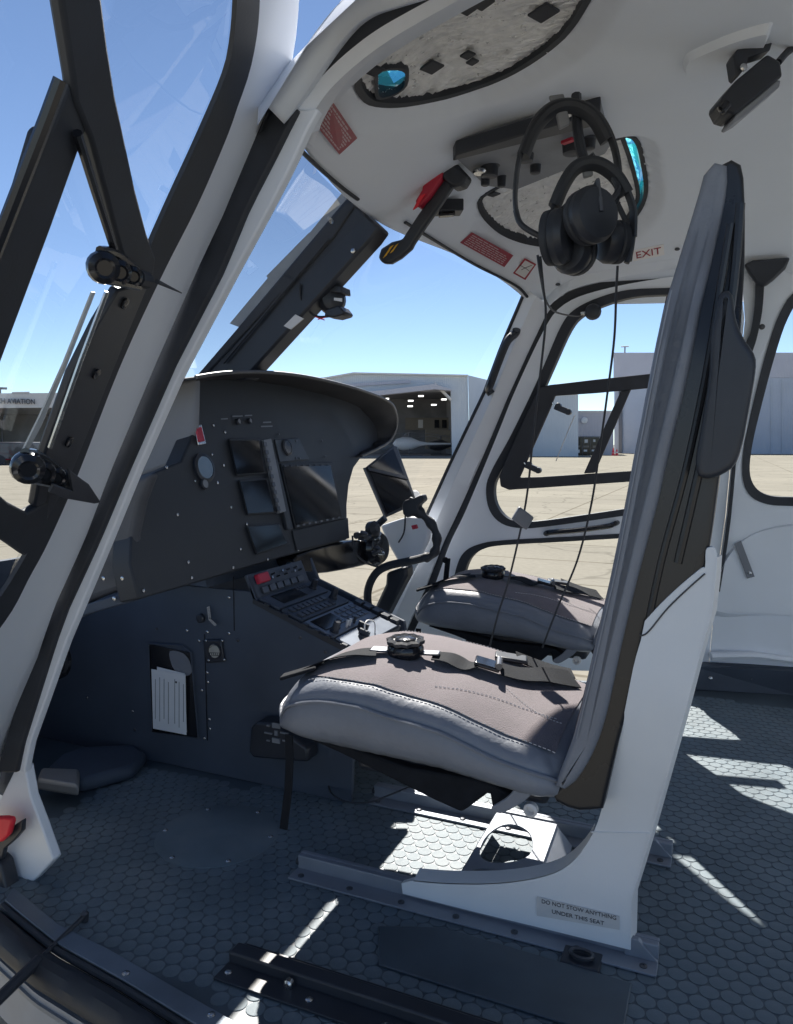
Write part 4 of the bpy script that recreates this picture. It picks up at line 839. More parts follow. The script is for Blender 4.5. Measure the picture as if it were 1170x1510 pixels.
# steep upper part joining the panel, with a red guarded switch and push buttons
UQ = QT - Q0; UN = UQ.cross(LY).normalized(); UN = UN if UN.x < 0 else -UN; UQn = UQ.normalized()
def UC(a, b, h=0): return Q0 + UQ * a + LY * (b * Wc) + UN * h
def ucbox(a0, a1, b0, b1, h0, h1, m, nm, par, bev=.001): return MB().prism([UC(a0, b0, h0), UC(a1, b0, h0), UC(a1, b1, h0), UC(a0, b1, h0)], UN * (h1 - h0)).obj(nm, M[m], par, bevel=bev)
uu = ucbox(0, 1, 0, 1, -.008, 0, 'cons', 'upper_unit', co)
ucbox(.52, .9, .08, .26, .002, .016, 'red', 'switch_guard', uu, .003)
for k in range(9): MB().tube([UC(.62 + .15 * (k % 2), .32 + .07 * k, 0), UC(.62 + .15 * (k % 2), .32 + .07 * k, .012)], .0025, 6).obj('toggle', M['steel'] if k % 3 == 0 else M['dkmetal'], uu)
for k in range(6): ucbox(.12, .38, .12 + k * .13, .22 + k * .13, 0, .007, 'dkmetal', 'push_button', uu)
MB().prism([PY(u, v, -.1) for u, v in [(421, 830), (429, 829), (441, 848), (445, 858), (437, 860), (432, 850)]], (0, -.008, 0)).obj('lever_guard', M['blueplate'], uu, bevel=.002)
# things on the console's left side
def wallplate(pts, off, th, m, nm, par, bev=.001): return MB().prism([CW(u, v, off) for u, v in pts], (0, th, 0)).obj(nm, M[m], par, bevel=bev)
hm = wallplate([(302, 943), (329, 942), (334, 975), (307, 977)], 0, .008, 'black', 'hour_meter', co, .003)
MB().lathe(CW(317, 960, .008), (0, 1, 0), [(.0185, 0), (.0185, .003), (.0165, .004), (.016, .002)], 24).obj('bezel_ring', M['black'], hm); MB().lathe(CW(317, 960, .0083), (0, 1, 0), [(.0165, 0), (.0165, .0018)], 24).obj('dial_face', M['face'], hm)
MB().prism([CW(u, v, .0105) for u, v in [(309, 962), (324, 962.5), (324, 967), (309, 966.5)]], (0, .0005, 0)).obj('counter', M['ink'], hm, smooth=0)
for k in range(5): MB().prism([CW(310.2 + 2.8 * k, 963, .0112), CW(312 + 2.8 * k, 963, .0112), CW(312 + 2.8 * k, 966, .0112), CW(310.2 + 2.8 * k, 966, .0112)], (0, .0003, 0)).obj('digit', M['face'], hm, smooth=0)
MB().tube([CW(309, 956, .0107), CW(313, 952.5, .0107), CW(317, 951.5, .0107), CW(321, 952.5, .0107), CW(325, 956, .0107)], .0004, 4).obj('dial_mark', M['ink'], hm)
for u, v in [(304, 945), (328, 945), (331, 973), (308, 974)]: screw(CW(u, v, .008), (0, 1, 0), hm, False, .5)
ky = MB().lathe(CW(298, 911, 0), (0, 1, 0), [(.011, 0), (.011, .008), (.008, .010)], 16).obj('lock_barrel', M['black'], co)
MB().box(CW(309, 903, .012), V((.002, 0, .014)), V((0, .0015, 0)), V((.004, 0, -.002))).box(CW(314, 917, .012), V((-.010, 0, -.007)), V((0, .0015, 0)), V((.002, 0, -.003))).obj('key', M['steel'], co)
pk = wallplate([(219, 949), (282, 962), (293, 1088), (224, 1078)], .0005, .002, 'gloss', 'document_pocket', co, .001)
MB().tube([CW(u, v, .006) for u, v in [(219, 949), (224, 1078), (293, 1088), (282, 962), (270, 952), (219, 949)]], .0022, 6).obj('pocket_frame', M['cons'], pk)
MB().prism([CW(u, v, .0035) for u, v in sm2([(251, 960), (270, 963), (280, 975), (283, 992), (272, 997), (260, 990), (253, 978)], 3, True)], (0, .0008, 0)).obj('pocket_lining', M['greycover'], pk)
dc = MB().prism([CW(u, v, .008) for u, v in [(232, 983), (273, 993), (276, 1080), (240, 1070)]], (0, .001, 0)).obj('document', M['paper']); tag(dc, 'folded white sheet tucked behind another in the console pocket', 'document')
d2 = thing('document', 'white printed form with small emblem in the console pocket', 'document', CW(226, 1074, .0105))
MB().prism([CW(u, v, .0105) for u, v in [(224, 986.5), (274, 994.5), (275.5, 1083.5), (226.5, 1074)]], (0, .0012, 0)).obj('sheet', M['paper'], d2, smooth=0)
for k in range(7):
    u = 229 + 6.4 * k + (k > 3) * 3; L0 = random.uniform(.08, .2); L1 = random.uniform(.75, .93)
    def dq(x, t_): return CW(x, 986.5 + (x - 224) * .16 + t_ * 88, .0122)
    MB().prism([dq(u, L0), dq(u + .8, L0), dq(u + .8, L1), dq(u, L1)], (0, .0002, 0)).obj('print_line', M['grey'], d2, smooth=0)
MB().lathe(CW(260, 1006, .012), (0, 1, 0), [(.0028, 0), (.0028, .0003)], 14).obj('emblem', M['ink'], d2)
for u, v in [(338, 881), (231, 927), (276, 930), (306, 932), (338, 934), (294, 945), (306, 992), (307, 1006), (298, 1018), (309, 1061), (310, 1075), (302, 1089), (199, 1076), (129, 1029), (196, 1049)]: screw(CW(u, v, .001), (0, 1, 0), co, (u in (231, 199)), .62)
MB().prism([CW(u, v, .001) for u, v in [(344, 850), (345.2, 850), (346.5, 930), (345.3, 930)]], (0, .0006, 0)).prism([CW(u, v, .001) for u, v in [(301.5, 935), (302.7, 935), (307, 1092), (305.6, 1092)]], (0, .0006, 0)).obj('panel_joint', M['gloss'], co, smooth=0)
for u, v in [(351, 944), (443, 940), (480, 961)]: screw(CW(u, v, .001), (0, 1, 0), co, True, .7)
vb = wallplate([(388, 1062), (396, 1054), (420, 1056), (470, 1092), (470, 1112), (392, 1106), (385, 1098)], .001, .05, 'black', 'cabin_air_outlet', co, .006)
for k in range(9):
    u = 396 + 9 * (k % 3) * 1.3; v = 1070 + 11 * (k // 3); MB().box(CW(u, v, .053), V((.004 + .006 * (k % 2), 0, 0)), V((0, .002, 0)), V((0, 0, .0015 + .004 * (k % 3 == 1)))).obj('vent_vane', M['grey'], vb)
# footwell lining, pedal block, fairing on the floor
struct(MB().bx(1.70, 1.72, .14, .62, .0, .5).obj('footwell_bulkhead', M['cons'], smooth=0))
struct(MB().prism([(1.15, .60, .0), (1.75, .40, 0), (1.75, .42, .45), (1.2, .60, .42)], (0, .012, 0)).obj('footwell_side', M['cons'], smooth=0))
spk = thing('footwell_speaker', 'round black cover low on the left footwell side', 'cover', PY(85, 970, .30))
MB().lathe(PY(78, 972, .30), (0, 1, 0), [(.05, -.01), (.05, .0), (.044, .004), (.04, 0)], 24).obj('rim', M['gloss'], spk)
pb_ = thing('pedal_block', 'black floor fairing with grey metal block under the panel', 'pedal block', PZ(100, 1170, 0))
c = [PZ(u, v, .0) for u, v in [(70, 1150), (90, 1130), (125, 1118), (200, 1115), (218, 1128), (200, 1150), (120, 1172)]]
MB().prism(c, (0, 0, .035)).obj('fairing', M['cons'], pb_, bevel=.015, seg=3)
c = [PZ(u, v, .03) for u, v in [(55, 1166), (62, 1148), (118, 1150), (117, 1176)]]; MB().prism(c, (0, 0, .028)).obj('grey_block', mat('worn_grey', (.30, .29, .28), .45, metal=.3, var=.1), pb_, bevel=.008, seg=3)
screw(PZ(146, 1161, .003), (0, 0, 1), pb_)
# round access cover on the floor
ac = thing('access_cover', 'round black access cover screwed to the floor before the near seat', 'cover', (.93, .36, 0))
cc = V((.93, .36, .0)); MB().lathe(cc, UPZ, [(.124, 0), (.124, .0022), (.121, .003), (.05, .0032)], 64).obj('disc', M['floor'], ac); 
for k in range(6): a_ = k * 1.047 + .3; screw(cc + V((math.cos(a_) * .112, math.sin(a_) * .112, .003)), (0, 0, 1), ac, False, .9)
#@@SEATS
# ================================================================== seats
def lerp_tab(tab, x):
    for (x0, y0), (x1, y1) in zip(tab, tab[1:]):
        if x0 <= x <= x1: return y0 + (y1 - y0) * (x - x0) / (x1 - x0)
    return tab[0][1] if x < tab[0][0] else tab[-1][1]
ZT = [(.20, .328), (.30, .352), (.40, .382), (.53, .404), (.62, .404), (.69, .392), (.73, .375)]; ZB = [(.20, .255), (.41, .278), (.56, .283), (.73, .292)]
X0, X1, Y0_, Y1_ = .205, .722, .065, .472
def cz(X, Y):
    r = .026; d = min(X - X0, (X1 - X) * .7, Y - Y0_, Y1_ - Y); e = clamp(1 - d / r, 0, 1)
    fr = clamp((X - .64) / (.722 - .64)); z = lerp_tab(ZT, X) - .016 * (1 - math.sqrt(max(0, 1 - e * e))) - .022 * fr ** 2
    yc = abs(Y - .268) / .2; z += .006 - .026 * min(1.02, yc) ** 3
    z += .0016 * math.sin(37 * X + 11 * Y) * math.sin(23 * Y + 3) + (.0004 * math.sin(95 * X - 60 * Y) * math.sin(31 * X + 1) * clamp((Y - .40) / .03))
    return z
def cushion(parent):
    nx_, ny_ = 56, 44; vs = []; fs = []
    xs = [X0 + (X1 - X0) * (.5 - .5 * math.cos(math.pi * i / nx_)) for i in range(nx_ + 1)]; ys = [Y0_ + (Y1_ - Y0_) * (.5 - .5 * math.cos(math.pi * j / ny_)) for j in range(ny_ + 1)]
    def cnr(X, Y):                                                 # round the plan corners
        rc = .06; cx = clamp(X, X0 + rc, X1 - rc); cy = clamp(Y, Y0_ + rc, Y1_ - rc); d = V((X - cx, Y - cy, 0)); L_ = max(abs(d.x), abs(d.y))
        if d.length > 1e-6 and abs(d.x) > 1e-6 and abs(d.y) > 1e-6: d = d * (L_ / d.length)
        return cx + d.x, cy + d.y
    for X in xs:
        for Y in ys: a, b = cnr(X, Y); vs.append((a, b, cz(X, Y)))
    W_ = ny_ + 1
    for i in range(nx_):
        for j in range(ny_): fs.append((i * W_ + j, (i + 1) * W_ + j, (i + 1) * W_ + j + 1, i * W_ + j + 1))
    rim = [i * W_ for i in range(nx_ + 1)] + [nx_ * W_ + j for j in range(1, ny_ + 1)] + [i * W_ + ny_ for i in range(nx_ - 1, -1, -1)] + [j for j in range(ny_ - 1, 0, -1)]
    prev = rim; c0 = V((.46, .268, 0)); m = len(rim)
    for lv in range(1, 7):
        t = lv / 6; bul = .009 * math.sin(math.pi * (t * .85 + .05)) - .02 * max(0, t - .8) * 5 * .6; new = []
        for k in rim:
            x, y, z = vs[k]; zb = lerp_tab(ZB, x); d = V((x - c0.x, (y - c0.y) * 1.2, 0)).normalized(); wr = .0012 * math.sin(x * 160 + z * 200 + t * 3) * t
            new.append(len(vs)); vs.append((x + d.x * (bul + wr), y + d.y * (bul + wr), z + (zb - z) * t))
        for k in range(m): fs.append((prev[k], new[k], new[(k + 1) % m], prev[(k + 1) % m]))
        prev = new
    fs.append(tuple(prev))
    body = MB().add(vs, fs).obj('cushion', M['leather'], parent, smooth=70)
    # piping
    pp = [V(vs[k]) for k in rim]; n = len(pp)
    MB().tube([p + V((p.x - c0.x, p.y - c0.y, 0)).normalized() * .006 + V((0, 0, -.004)) for p in rs(pp, 120, True)], .0032, 6, True).obj('piping', M['leather'], body)
    # woven centre insert
    gx, gy = 40, 30; v2 = []; f2 = []
    for i in range(gx + 1):
        for j in range(gy + 1):
            X = .225 + (.668 - .225) * i / gx; k = .5 - .5 * (1 - j / gy * 2); ins = .02 * clamp((X - .6) / .07) ** 2
            Y = .092 + ins + (.443 - .092 - 2 * ins) * j / gy; v2.append((X, Y, cz(X, Y) + .0022))
    for i in range(gx):
        for j in range(gy): k = i * (gy + 1) + j; f2.append((k, k + gy + 1, k + gy + 2, k + 1))
    MB().add(v2, f2).obj('mesh_insert', M['mesh'], body, smooth=70)
    # seams as stitched threads
    def thread(pts): return MB().tube([V((x, y, cz(x, y) + .003)) for x, y in pts], .0008, 4)
    for pts in ([(.225 + .44 * k / 60, .444) for k in range(61)], [(.225 + .44 * k / 60, .091) for k in range(61)], [(.44 - .2 * k / 30, .40 - .05 * math.sin(k / 30 * 1.5)) for k in range(31)], [(.34 - .11 * k / 20, .31 + .05 * math.sin(k / 12)) for k in range(21)]):
        st_m = MB()
        for k in range(0, len(pts) - 1, 1): a_, b_ = pts[k], pts[k + 1]; st_m.tube([V((x, y, cz(x, y) + .0034)) for x, y in (a_, (a_[0] + (b_[0] - a_[0]) * .62, a_[1] + (b_[1] - a_[1]) * .62))], .0007, 4)
        st_m.obj('stitching', M['white'], body)
    return body
def prof(px, Y): return [(p.x, p.z) for p in (PY(u, v, Y) for u, v in px)]
fr_ = [(820, 1158), (846, 1085), (870, 985), (888, 905), (905, 830), (930, 700), (955, 570), (971, 490), (984, 430), (1005, 352), (1030, 270), (1037, 242), (1047, 227), (1062, 221)]
bk_ = [(1072, 226), (1072, 268), (1058, 340), (1047, 390), (1036, 440), (1020, 530), (985, 680), (955, 800), (925, 915), (905, 1010), (885, 1085), (862, 1135), (838, 1162)]
def seat(label, name='crew_seat'):
    s = thing(name, label, 'seat', (.45, .27, 0), 'cockpit seats')
    cushion(s)
    pr2 = [(p.x, p.y) for p in rs([V((a, b, 0)) for a, b in prof(sm2(fr_ + bk_, 3, True), .465)], 90, True)]
    w_ = lambda p: V((.0004 * math.sin(p.z * 40 + p.y * 30), 0, 0))
    bkr = MB().loft(pr2, .472, .075, .009, lambda a, b, y: (a, .27 + (y - .27) * (1 - .22 * sst((b - .92) / .2)), b), w_).obj('backrest', M['leather'], s, smooth=60)
    # front woven panel of the backrest
    ff = [(p.x, p.z) for p in (PY(u, v, .465) for u, v in sm2(fr_[1:9], 5))]
    MB().band([V((a + .003, .435, b)) for a, b in ff], [V((a + .003, .11, b)) for a, b in ff], (-.012, 0, 0)).obj('mesh_panel', M['mesh'], bkr, smooth=60)
    MB().tube([V((a - .006, .4735 - .0, b)) for a, b in ff], .0012, 5).obj('stitching', M['greymetal'], bkr)
    mid2 = [V(((a[0] + b[0]) / 2, .4735, (a[1] + b[1]) / 2)) for a, b in zip(rs2(prof(fr_, .465), 30), rs2(prof(list(reversed(bk_)), .465), 30))]
    # hard black shell behind
    sh_ = [(u - 14, v + (6 if v < 300 else 0)) for u, v in bk_] + [(812, 1176), (848, 1194), (890, 1192), (914, 1090), (938, 1000), (955, 912), (1000, 878), (1040, 850), (1050, 790), (1062, 700), (1078, 600), (1092, 500), (1099, 390), (1100, 300), (1097, 234), (1086, 217)]
    pr3 = [(p.x, p.y) for p in rs([V((a, b, 0)) for a, b in prof(sh_, .455)], 110, True)]
    she = MB().loft(pr3, .462, .085, .006, lambda a, b, y: (a, .27 + (y - .27) * (1 - .22 * sst((b - .92) / .2)), b)).obj('back_shell', M['gloss2'], s, smooth=50)
    for q, r_ in ((((1092, 300), (1082, 420), (1060, 560), (1030, 700), (1000, 830)), .006), (((1078, 330), (1060, 440), (1040, 560), (1010, 700), (975, 830), (948, 960)), .005)):
        MB().tube(sm([PY(u, v, .462) for u, v in q], 4), r_, 8).obj('shell_rib', M['gloss2'], she)
    # side handle / belt guard on the shell
    fin = sm2([(1064, 432), (1080, 434), (1085, 470), (1097, 500), (1112, 522), (1115, 545), (1104, 610), (1094, 660), (1080, 690), (1045, 706), (1026, 690), (1036, 620), (1046, 550), (1048, 500), (1054, 465)], 3, True)
    fp = [(p.x, p.y) for p in rs([V((a, b, 0)) for a, b in prof(fin, .48)], 60, True)]
    MB().loft(fp, .492, .44, .008, lambda a, b, y: (a, y, b)).obj('belt_guide', M['black'], she, smooth=50)
    # pan, skirt and strap below the cushion
    MB().bx(.24, .58, .11, .42, .225, .275).obj('seat_pan', M['black'], s, bevel=.01)
    skp = [PY(u, v, .44) for u, v in [(440, 1084), (520, 1104), (600, 1132), (700, 1150), (728, 1158), (770, 1182), (726, 1192), (722, 1168), (690, 1192), (680, 1198), (640, 1180), (560, 1140), (500, 1110)]]
    MB().prism(skp, (0, -.30, 0)).obj('skirt', M['web'], s, bevel=.004)
    flap = [PY(u, v, .466) for u, v in sm2([(768, 1150), (790, 1160), (778, 1178), (760, 1190), (738, 1200), (724, 1192), (745, 1178), (757, 1166)], 3, True)]
    MB().prism(flap, (0, -.006, 0)).obj('leather_tab', M['leather'], s, bevel=.002)
    MB().lathe(PY(783, 1194, .455), (0, 1, 0), [(.006, -.008), (.011, -.006), (.011, .004), (.007, .006), (.0055, -.004)], 20).obj('pivot_bush', M['white'], s)
    stp = [PY(u, v, .40) for u, v in [(427, 1083), (428, 1120), (426, 1165), (419, 1222)]]
    MB().band([p + V((.008, 0, 0)) for p in stp], [p - V((.008, 0, 0)) for p in stp], (0, .003, 0)).obj('hanging_strap', M['web'], s)
    return s
def rs2(pts, n): return [(p.x, p.y) for p in rs([V((a, b, 0)) for a, b in pts], n)]
M['gloss2'] = mat('black_shell', (.020, .021, .024), .28, var=.15, vs=8, bump=.03, bs=60)
seatL = seat('grey leather seat nearest the open door, sunlit woven cushion')
# harness
hz = lambda x, y, d=.0: V((x, y, cz(x, y) + d))
def ribbon(pts, wd, th=.0022, side=None):                          # flat webbing along pts
    pts = sm(pts, 5); A = []; B = []
    for i, p in enumerate(pts):
        t = (pts[min(i + 1, len(pts) - 1)] - pts[max(i - 1, 0)]).normalized(); b = V((0, 0, 1)).cross(t); b = b.normalized() if b.length > .01 else V((1, 0, 0))
        if side: b = (V(side) - t * V(side).dot(t)).normalized()
        A.append(p + b * wd / 2); B.append(p - b * wd / 2)
    return MB().band(A, B, (0, 0, th))
bc = hz(.53, .315, .012)
hn = thing('harness', 'seat harness', '', (.53, .315, .41)); 
del hn['label']
hn.parent = seatL; hn.matrix_parent_inverse = seatL.matrix_world.inverted()
bz = MB().lathe(bc, (0, .05, 1), [(.030, -.012), (.034, -.004), (.034, .004), (.031, .010)], 28).obj('buckle', M['gloss'], hn)
MB().lathe(bc + V((0, 0, .010)), (0, .05, 1), [(.027, 0), (.033, .003), (.034, .009), (.028, .012), (.022, .008), (.008, .009)], 40, wob=lambda k: .09 * math.cos(k / 40 * 2 * math.pi * 10)).obj('release_ring', M['black'], hn)
MB().lathe(bc + V((0, 0, .016)), (0, .05, 1), [(.020, 0), (.020, .004), (.017, .006), (.004, .007)], 24, wob=lambda k: .06 * math.cos(k / 24 * 2 * math.pi * 6)).obj('release_knob', M['gloss'], hn)
MB().box(bc + V((.045, .012, -.002)), V((.018, .004, 0)), V((-.003, .015, 0)), V((0, 0, .002))).obj('tongue', M['dkmetal'], hn, bevel=.002)
ribbon([hz(.575, .345, .010), hz(.61, .36, .012), hz(.65, .385, .009), hz(.70, .41, .012)], .050, side=(.2, 1, 0)).obj('webbing', M['web'], hn, smooth=60)
MB().box(V((.690, .428, .392)), V((.030, .012, -.010)), V((-.004, .014, 0)), V((.001, 0, .003))).obj('webbing_end', M['web'], hn, bevel=.003)
MB().box(bc + V((-.045, -.008, -.004)), V((.018, .004, 0)), V((-.003, .013, 0)), V((0, 0, .002))).obj('tongue', M['dkmetal'], hn, bevel=.002)
ribbon([hz(.48, .305, .012), hz(.45, .298, .014), hz(.42, .292, .007), hz(.40, .285, .012)], .050, side=(.15, 1, 0)).obj('webbing', M['web'], hn, smooth=60)
c = hz(.385, .275, .018)
adj = MB().box(c, V((.022, .006, .006)), V((-.006, .024, 0)), V((-.001, 0, .004))).obj('adjuster', M['gloss'], hn, bevel=.003)
MB().tube([c + V((-.016, -.024, .004)), c + V((-.028, .022, .004))], .006, 10).obj('roller', M['dkmetal'], hn)
ribbon([hz(.365, .265, .014), hz(.33, .245, .012), hz(.29, .20, .014), hz(.25, .15, .012)], .050, side=(.15, 1, 0)).obj('webbing', M['web'], hn, smooth=60)
MB().box(hz(.37, .165, .010), V((.03, .008, .004)), V((-.005, .02, 0)), V((0, 0, .004))).obj('adjuster', M['black'], hn, bevel=.003)
ribbon([hz(.36, .16, .014), hz(.31, .135, .012), hz(.26, .11, .014)], .04, side=(.15, 1, 0)).obj('webbing', M['web'], hn, smooth=60)
# second seat: copies of every part
def copytree(o, parent, off, top=None):
    c = o.copy(); COL.objects.link(c)
    if parent is None: c.location = o.location + V(off)
    else: c.parent = parent; c.matrix_parent_inverse = o.matrix_parent_inverse.copy()
    for ch in [x for x in bpy.data.objects if x.parent == o]: copytree(ch, c, off)
    return c
bpy.context.view_layer.update()
seatR = copytree(seatL, None, (.082, -.85, 0)); seatR['label'] = 'far leather seat beyond the first, half in shade by the right door'
# white side panel, rails and bracket belong to the near seat
def sideY(z): return .412 + .055 * sst((z - .17) / .30)
def PSd(u, v, off=0): return PS(u, v, lambda P: P.y - sideY(P.z) - off, .6, 3)
spx = [(951, 916), (975, 890), (1005, 862), (1034, 838), (1040, 836), (1041, 812), (1047, 807), (1054, 809), (1058, 822), (1056, 852), (1050, 905), (1033, 965), (1011, 1050), (986, 1140), (962, 1226), (943, 1290), (932, 1325), (930, 1401), (800, 1369), (700, 1345), (594, 1318), (592, 1303), (610, 1298), (660, 1302), (730, 1302), (790, 1294), (830, 1280), (858, 1255), (873, 1232), (884, 1205), (900, 1145), (916, 1075), (934, 985), (945, 945)]
sp3 = [PSd(u, v) for u, v in sm2(spx[:17], 3)[:] + spx[17:22] + sm2(spx[22:], 3)]
sp = MB().holed([sp3], (0, -.012, 0)).obj('side_panel', M['side'], seatL, smooth=30, bevel=.0025)
MB().tube([PSd(u, v, .001) for u, v in sm2([(943, 936), (948, 937), (958, 930), (985, 897), (1015, 868), (1040, 846)], 4)], .0012, 5).obj('seam', M['dkmetal'], sp)
MB().tube([PSd(u, v, .0006) for u, v in [(872, 1227), (962, 1229)]], .0012, 5).obj('crease', M['side'], sp)
e_ = [PSd(u, v, .001) for u, v in spx[8:18]]; MB().band(e_, [p + V((-.006, -.03, 0)) for p in e_], V((.002, 0, 0))).obj('rear_flange', M['side'], sp, smooth=50)
e_ = [PSd(u, v, 0) for u, v in sm2(spx[22:29], 3)]; MB().band(e_, [p + V((0, -.03, .006)) for p in e_], V((0, 0, -.002))).obj('cutout_flange', M['side'], sp, smooth=50)
lb = MB().prism([PSd(u, v, .0015) for u, v in [(792, 1322), (914, 1351), (914, 1371), (792, 1350)]], (0, .0004, 0)).obj('placard', mat('clear_label', (.60, .60, .60), .3, var=.03), sp, smooth=0)
xl = (PSd(910, 1352) - PSd(795, 1326)).normalized(); nl = V((0, 1, 0)); ul = nl.cross(xl); ul = ul if ul.z > 0 else -ul
w1 = (PSd(910, 1352) - PSd(797, 1327)).length
def fit(o, wid):                                                  # squeeze a line of lettering to the width it has on its label
    vsn = o.data.vertices; a = [v.co.dot(xl) for v in vsn]; m_ = (max(a) + min(a)) / 2; k = wid / (max(a) - min(a))
    for v in vsn: v.co += xl * ((v.co.dot(xl) - m_) * (k - 1))
fit(text('lettering', 'DO NOT STOW ANYTHING', PSd(853, 1341.5, .0024), xl, ul, .0066, M['ink'], lb, .0002), w1 * .97)
fit(text('lettering', 'UNDER THIS SEAT', PSd(852, 1353, .0024), xl, ul, .0066, M['ink'], lb, .0002), w1 * .68)
def rail(y, x0, x1, nm='seat_rail'):
    r = MB().bx(x0, x1, y, y + .036, .0022, .006).obj(nm, M['greymetal'], seatL, bevel=.001)
    MB().bx(x0, x1, y - .012, y, .0022, .030).bx(x0, x1, y - .022, y - .012, .026, .030).obj('upright', M['greymetal'], r, bevel=.002)
    n = 7
    for k in range(n): screw(V((x0 + .02 + (x1 - x0 - .04) * k / (n - 1), y + .022, .006)), (0, 0, 1), r, True, 1.0)
    MB().prism([V((x0 + .0, y - .004, .006)), V((x0 + .05, y - .004, .006)), V((x0 + .05, y - .004, .035)), V((x0 + .03, y - .004, .035))], (0, .01, 0)).obj('end_gusset', M['greymetal'], r, bevel=.001)
    MB().lathe((x1, y - .006, .015), (1, 0, 0), [(.007, -.002), (.007, .004), (.004, .006)], 10).obj('end_bolt', M['black'], r)
    return r
rail(.405, .068, .712); rail(.085, .068, .705)
br_o = [PZ(u, v, .045) for u, v in [(676, 1298), (733, 1200), (798, 1212), (800, 1290), (795, 1296)]]
ov = [PZ(u, v, .045) for u, v in sm2([(708, 1262), (716, 1238), (738, 1221), (760, 1219), (780, 1230), (786, 1250), (778, 1266), (752, 1274), (722, 1274)], 4, True)]
slt = [PZ(u, v, .045) for u, v in sm2([(694, 1290), (702, 1284), (730, 1285), (752, 1288), (752, 1296), (730, 1298), (704, 1298)], 4, True)]
brk_o = [PZ(u, v, .045) for u, v in [(672, 1303), (733, 1200), (822, 1218), (790, 1308)]]
brk = MB().holed([brk_o, ov, slt], (0, 0, .004), to2=lambda p: (p.x, p.y, 0)).obj('cross_bracket', M['greymetal'], seatL, smooth=30, bevel=.001)
MB().prism([brk_o[2], brk_o[3], brk_o[3] + V((-.03, 0, -.035)), brk_o[2] + V((-.03, 0, -.035))], (.002, 0, .002)).obj('bracket_flange', M['greymetal'], brk)
MB().prism([brk_o[0], brk_o[1], brk_o[1] + V((.01, 0, -.038)), brk_o[0] + V((.01, 0, -.038))], (.002, 0, .002)).obj('bracket_flange', M['greymetal'], brk)
# loose wire under the seat
t = tag(MB().tube(sm([PZ(u, v, .03) for u, v in [(484, 1150), (488, 1168), (510, 1182), (545, 1183), (575, 1172), (605, 1160)]], 5), .0022, 6).obj('loose_wire', M['rubber']), 'thin black wire looping out from under the near seat', 'wire')
# black floor rail and tie-down ring
t = thing('floor_rail', 'black spare seat rail bolted to the floor along the left sill', 'rail', (.68, .65, 0))
MB().bx(-.2, .675, .645, .672, .002, .022).obj('channel', M['black'], t, bevel=.003); MB().bx(-.2, .675, .672, .71, .002, .006).obj('flange', M['black'], t, bevel=.001); MB().bx(-.2, .675, .624, .645, .002, .006).obj('flange', M['black'], t, bevel=.001)
for x in (.66, .52, .40, .30, .2, .1): screw((x, .692, .006), (0, 0, 1), t)
MB().lathe((.56, .678, .012), (0, 1, 0), [(.007, 0), (.007, .008), (.004, .01)], 10).obj('stop_bolt', M['steel'], t)
t = thing('tie_down_ring', 'black recessed tie-down ring in the floor beside the seat rail', 'ring', PZ(858, 1415, 0)); c = PZ(858, 1414, .004)
MB().box(c, V((.03, 0, 0)), V((0, .022, 0)), V((0, 0, .003))).obj('base', M['black'], t, bevel=.006); MB().tube([c + V((.017 * math.cos(k * .4488), .011 * math.sin(k * .4488), .008)) for k in range(14)], .0035, 6, True).obj('ring', M['dkmetal'], t)
t = tag(MB().prism([(.50, .50, .002), (.46, .585, .002), (.1, .59, .002), (.1, .47, .002), (.40, .46, .002)], (0, 0, .004)).obj('floor_plate', M['groove'], bevel=.002), 'flat dark plate on the floor between the rails', 'plate')
#@@ROOFTHINGS
# ================================================================== things on the ceiling
dn = V((0, 0, -1))
ohp = [PC(u, v) for u, v in [(668, 218), (680, 206), (885, 143), (900, 205), (893, 216), (762, 270), (716, 264)]]
oh = thing('overhead_panel', 'grey overhead switch panel with black knobs behind the headsets', 'overhead panel', ohp[0])
MB().prism([V((p.x, p.y, ceilz(p.x, p.y) + .005)) for p in ohp], (0, 0, -.022)).obj('plate', M['grey'], oh, bevel=.004)
MB().prism([V((p.x, p.y, p.z + .002)) for p in [PC(u, v) for u, v in [(668, 218), (672, 208), (886, 142), (888, 162)]]], (0, 0, -.03)).obj('edge_strip', M['black'], oh, bevel=.003)
for u, v, r, hgt in [(722, 240, .026, .03), (716, 250, .014, .034), (740, 255, .013, .03), (775, 218, .024, .028), (790, 235, .016, .03), (845, 205, .028, .03), (870, 200, .016, .026)]:
    p = PC(u, v, .015); MB().lathe(p, dn, [(r, 0), (r, .006), (r * .8, .009), (r * .72, hgt), (r * .5, hgt + .002)], 18).obj('knob', M['black'], oh)
MB().lathe(PC(708, 244, .02), dn, [(.016, .01), (.017, .014), (.014, .018)], 20).obj('bezel_ring', M['steel'], oh)
MB().box(PC(840, 168, .03), V((.014, -.006, 0)), V((.003, .008, 0)), V((0, 0, .002))).obj('label_plate', M['white'], oh)
MB().box(PC(838, 208, .036), V((.012, -.006, 0)), V((.003, .005, 0)), V((0, 0, .003))).obj('red_button', M['red'], oh)
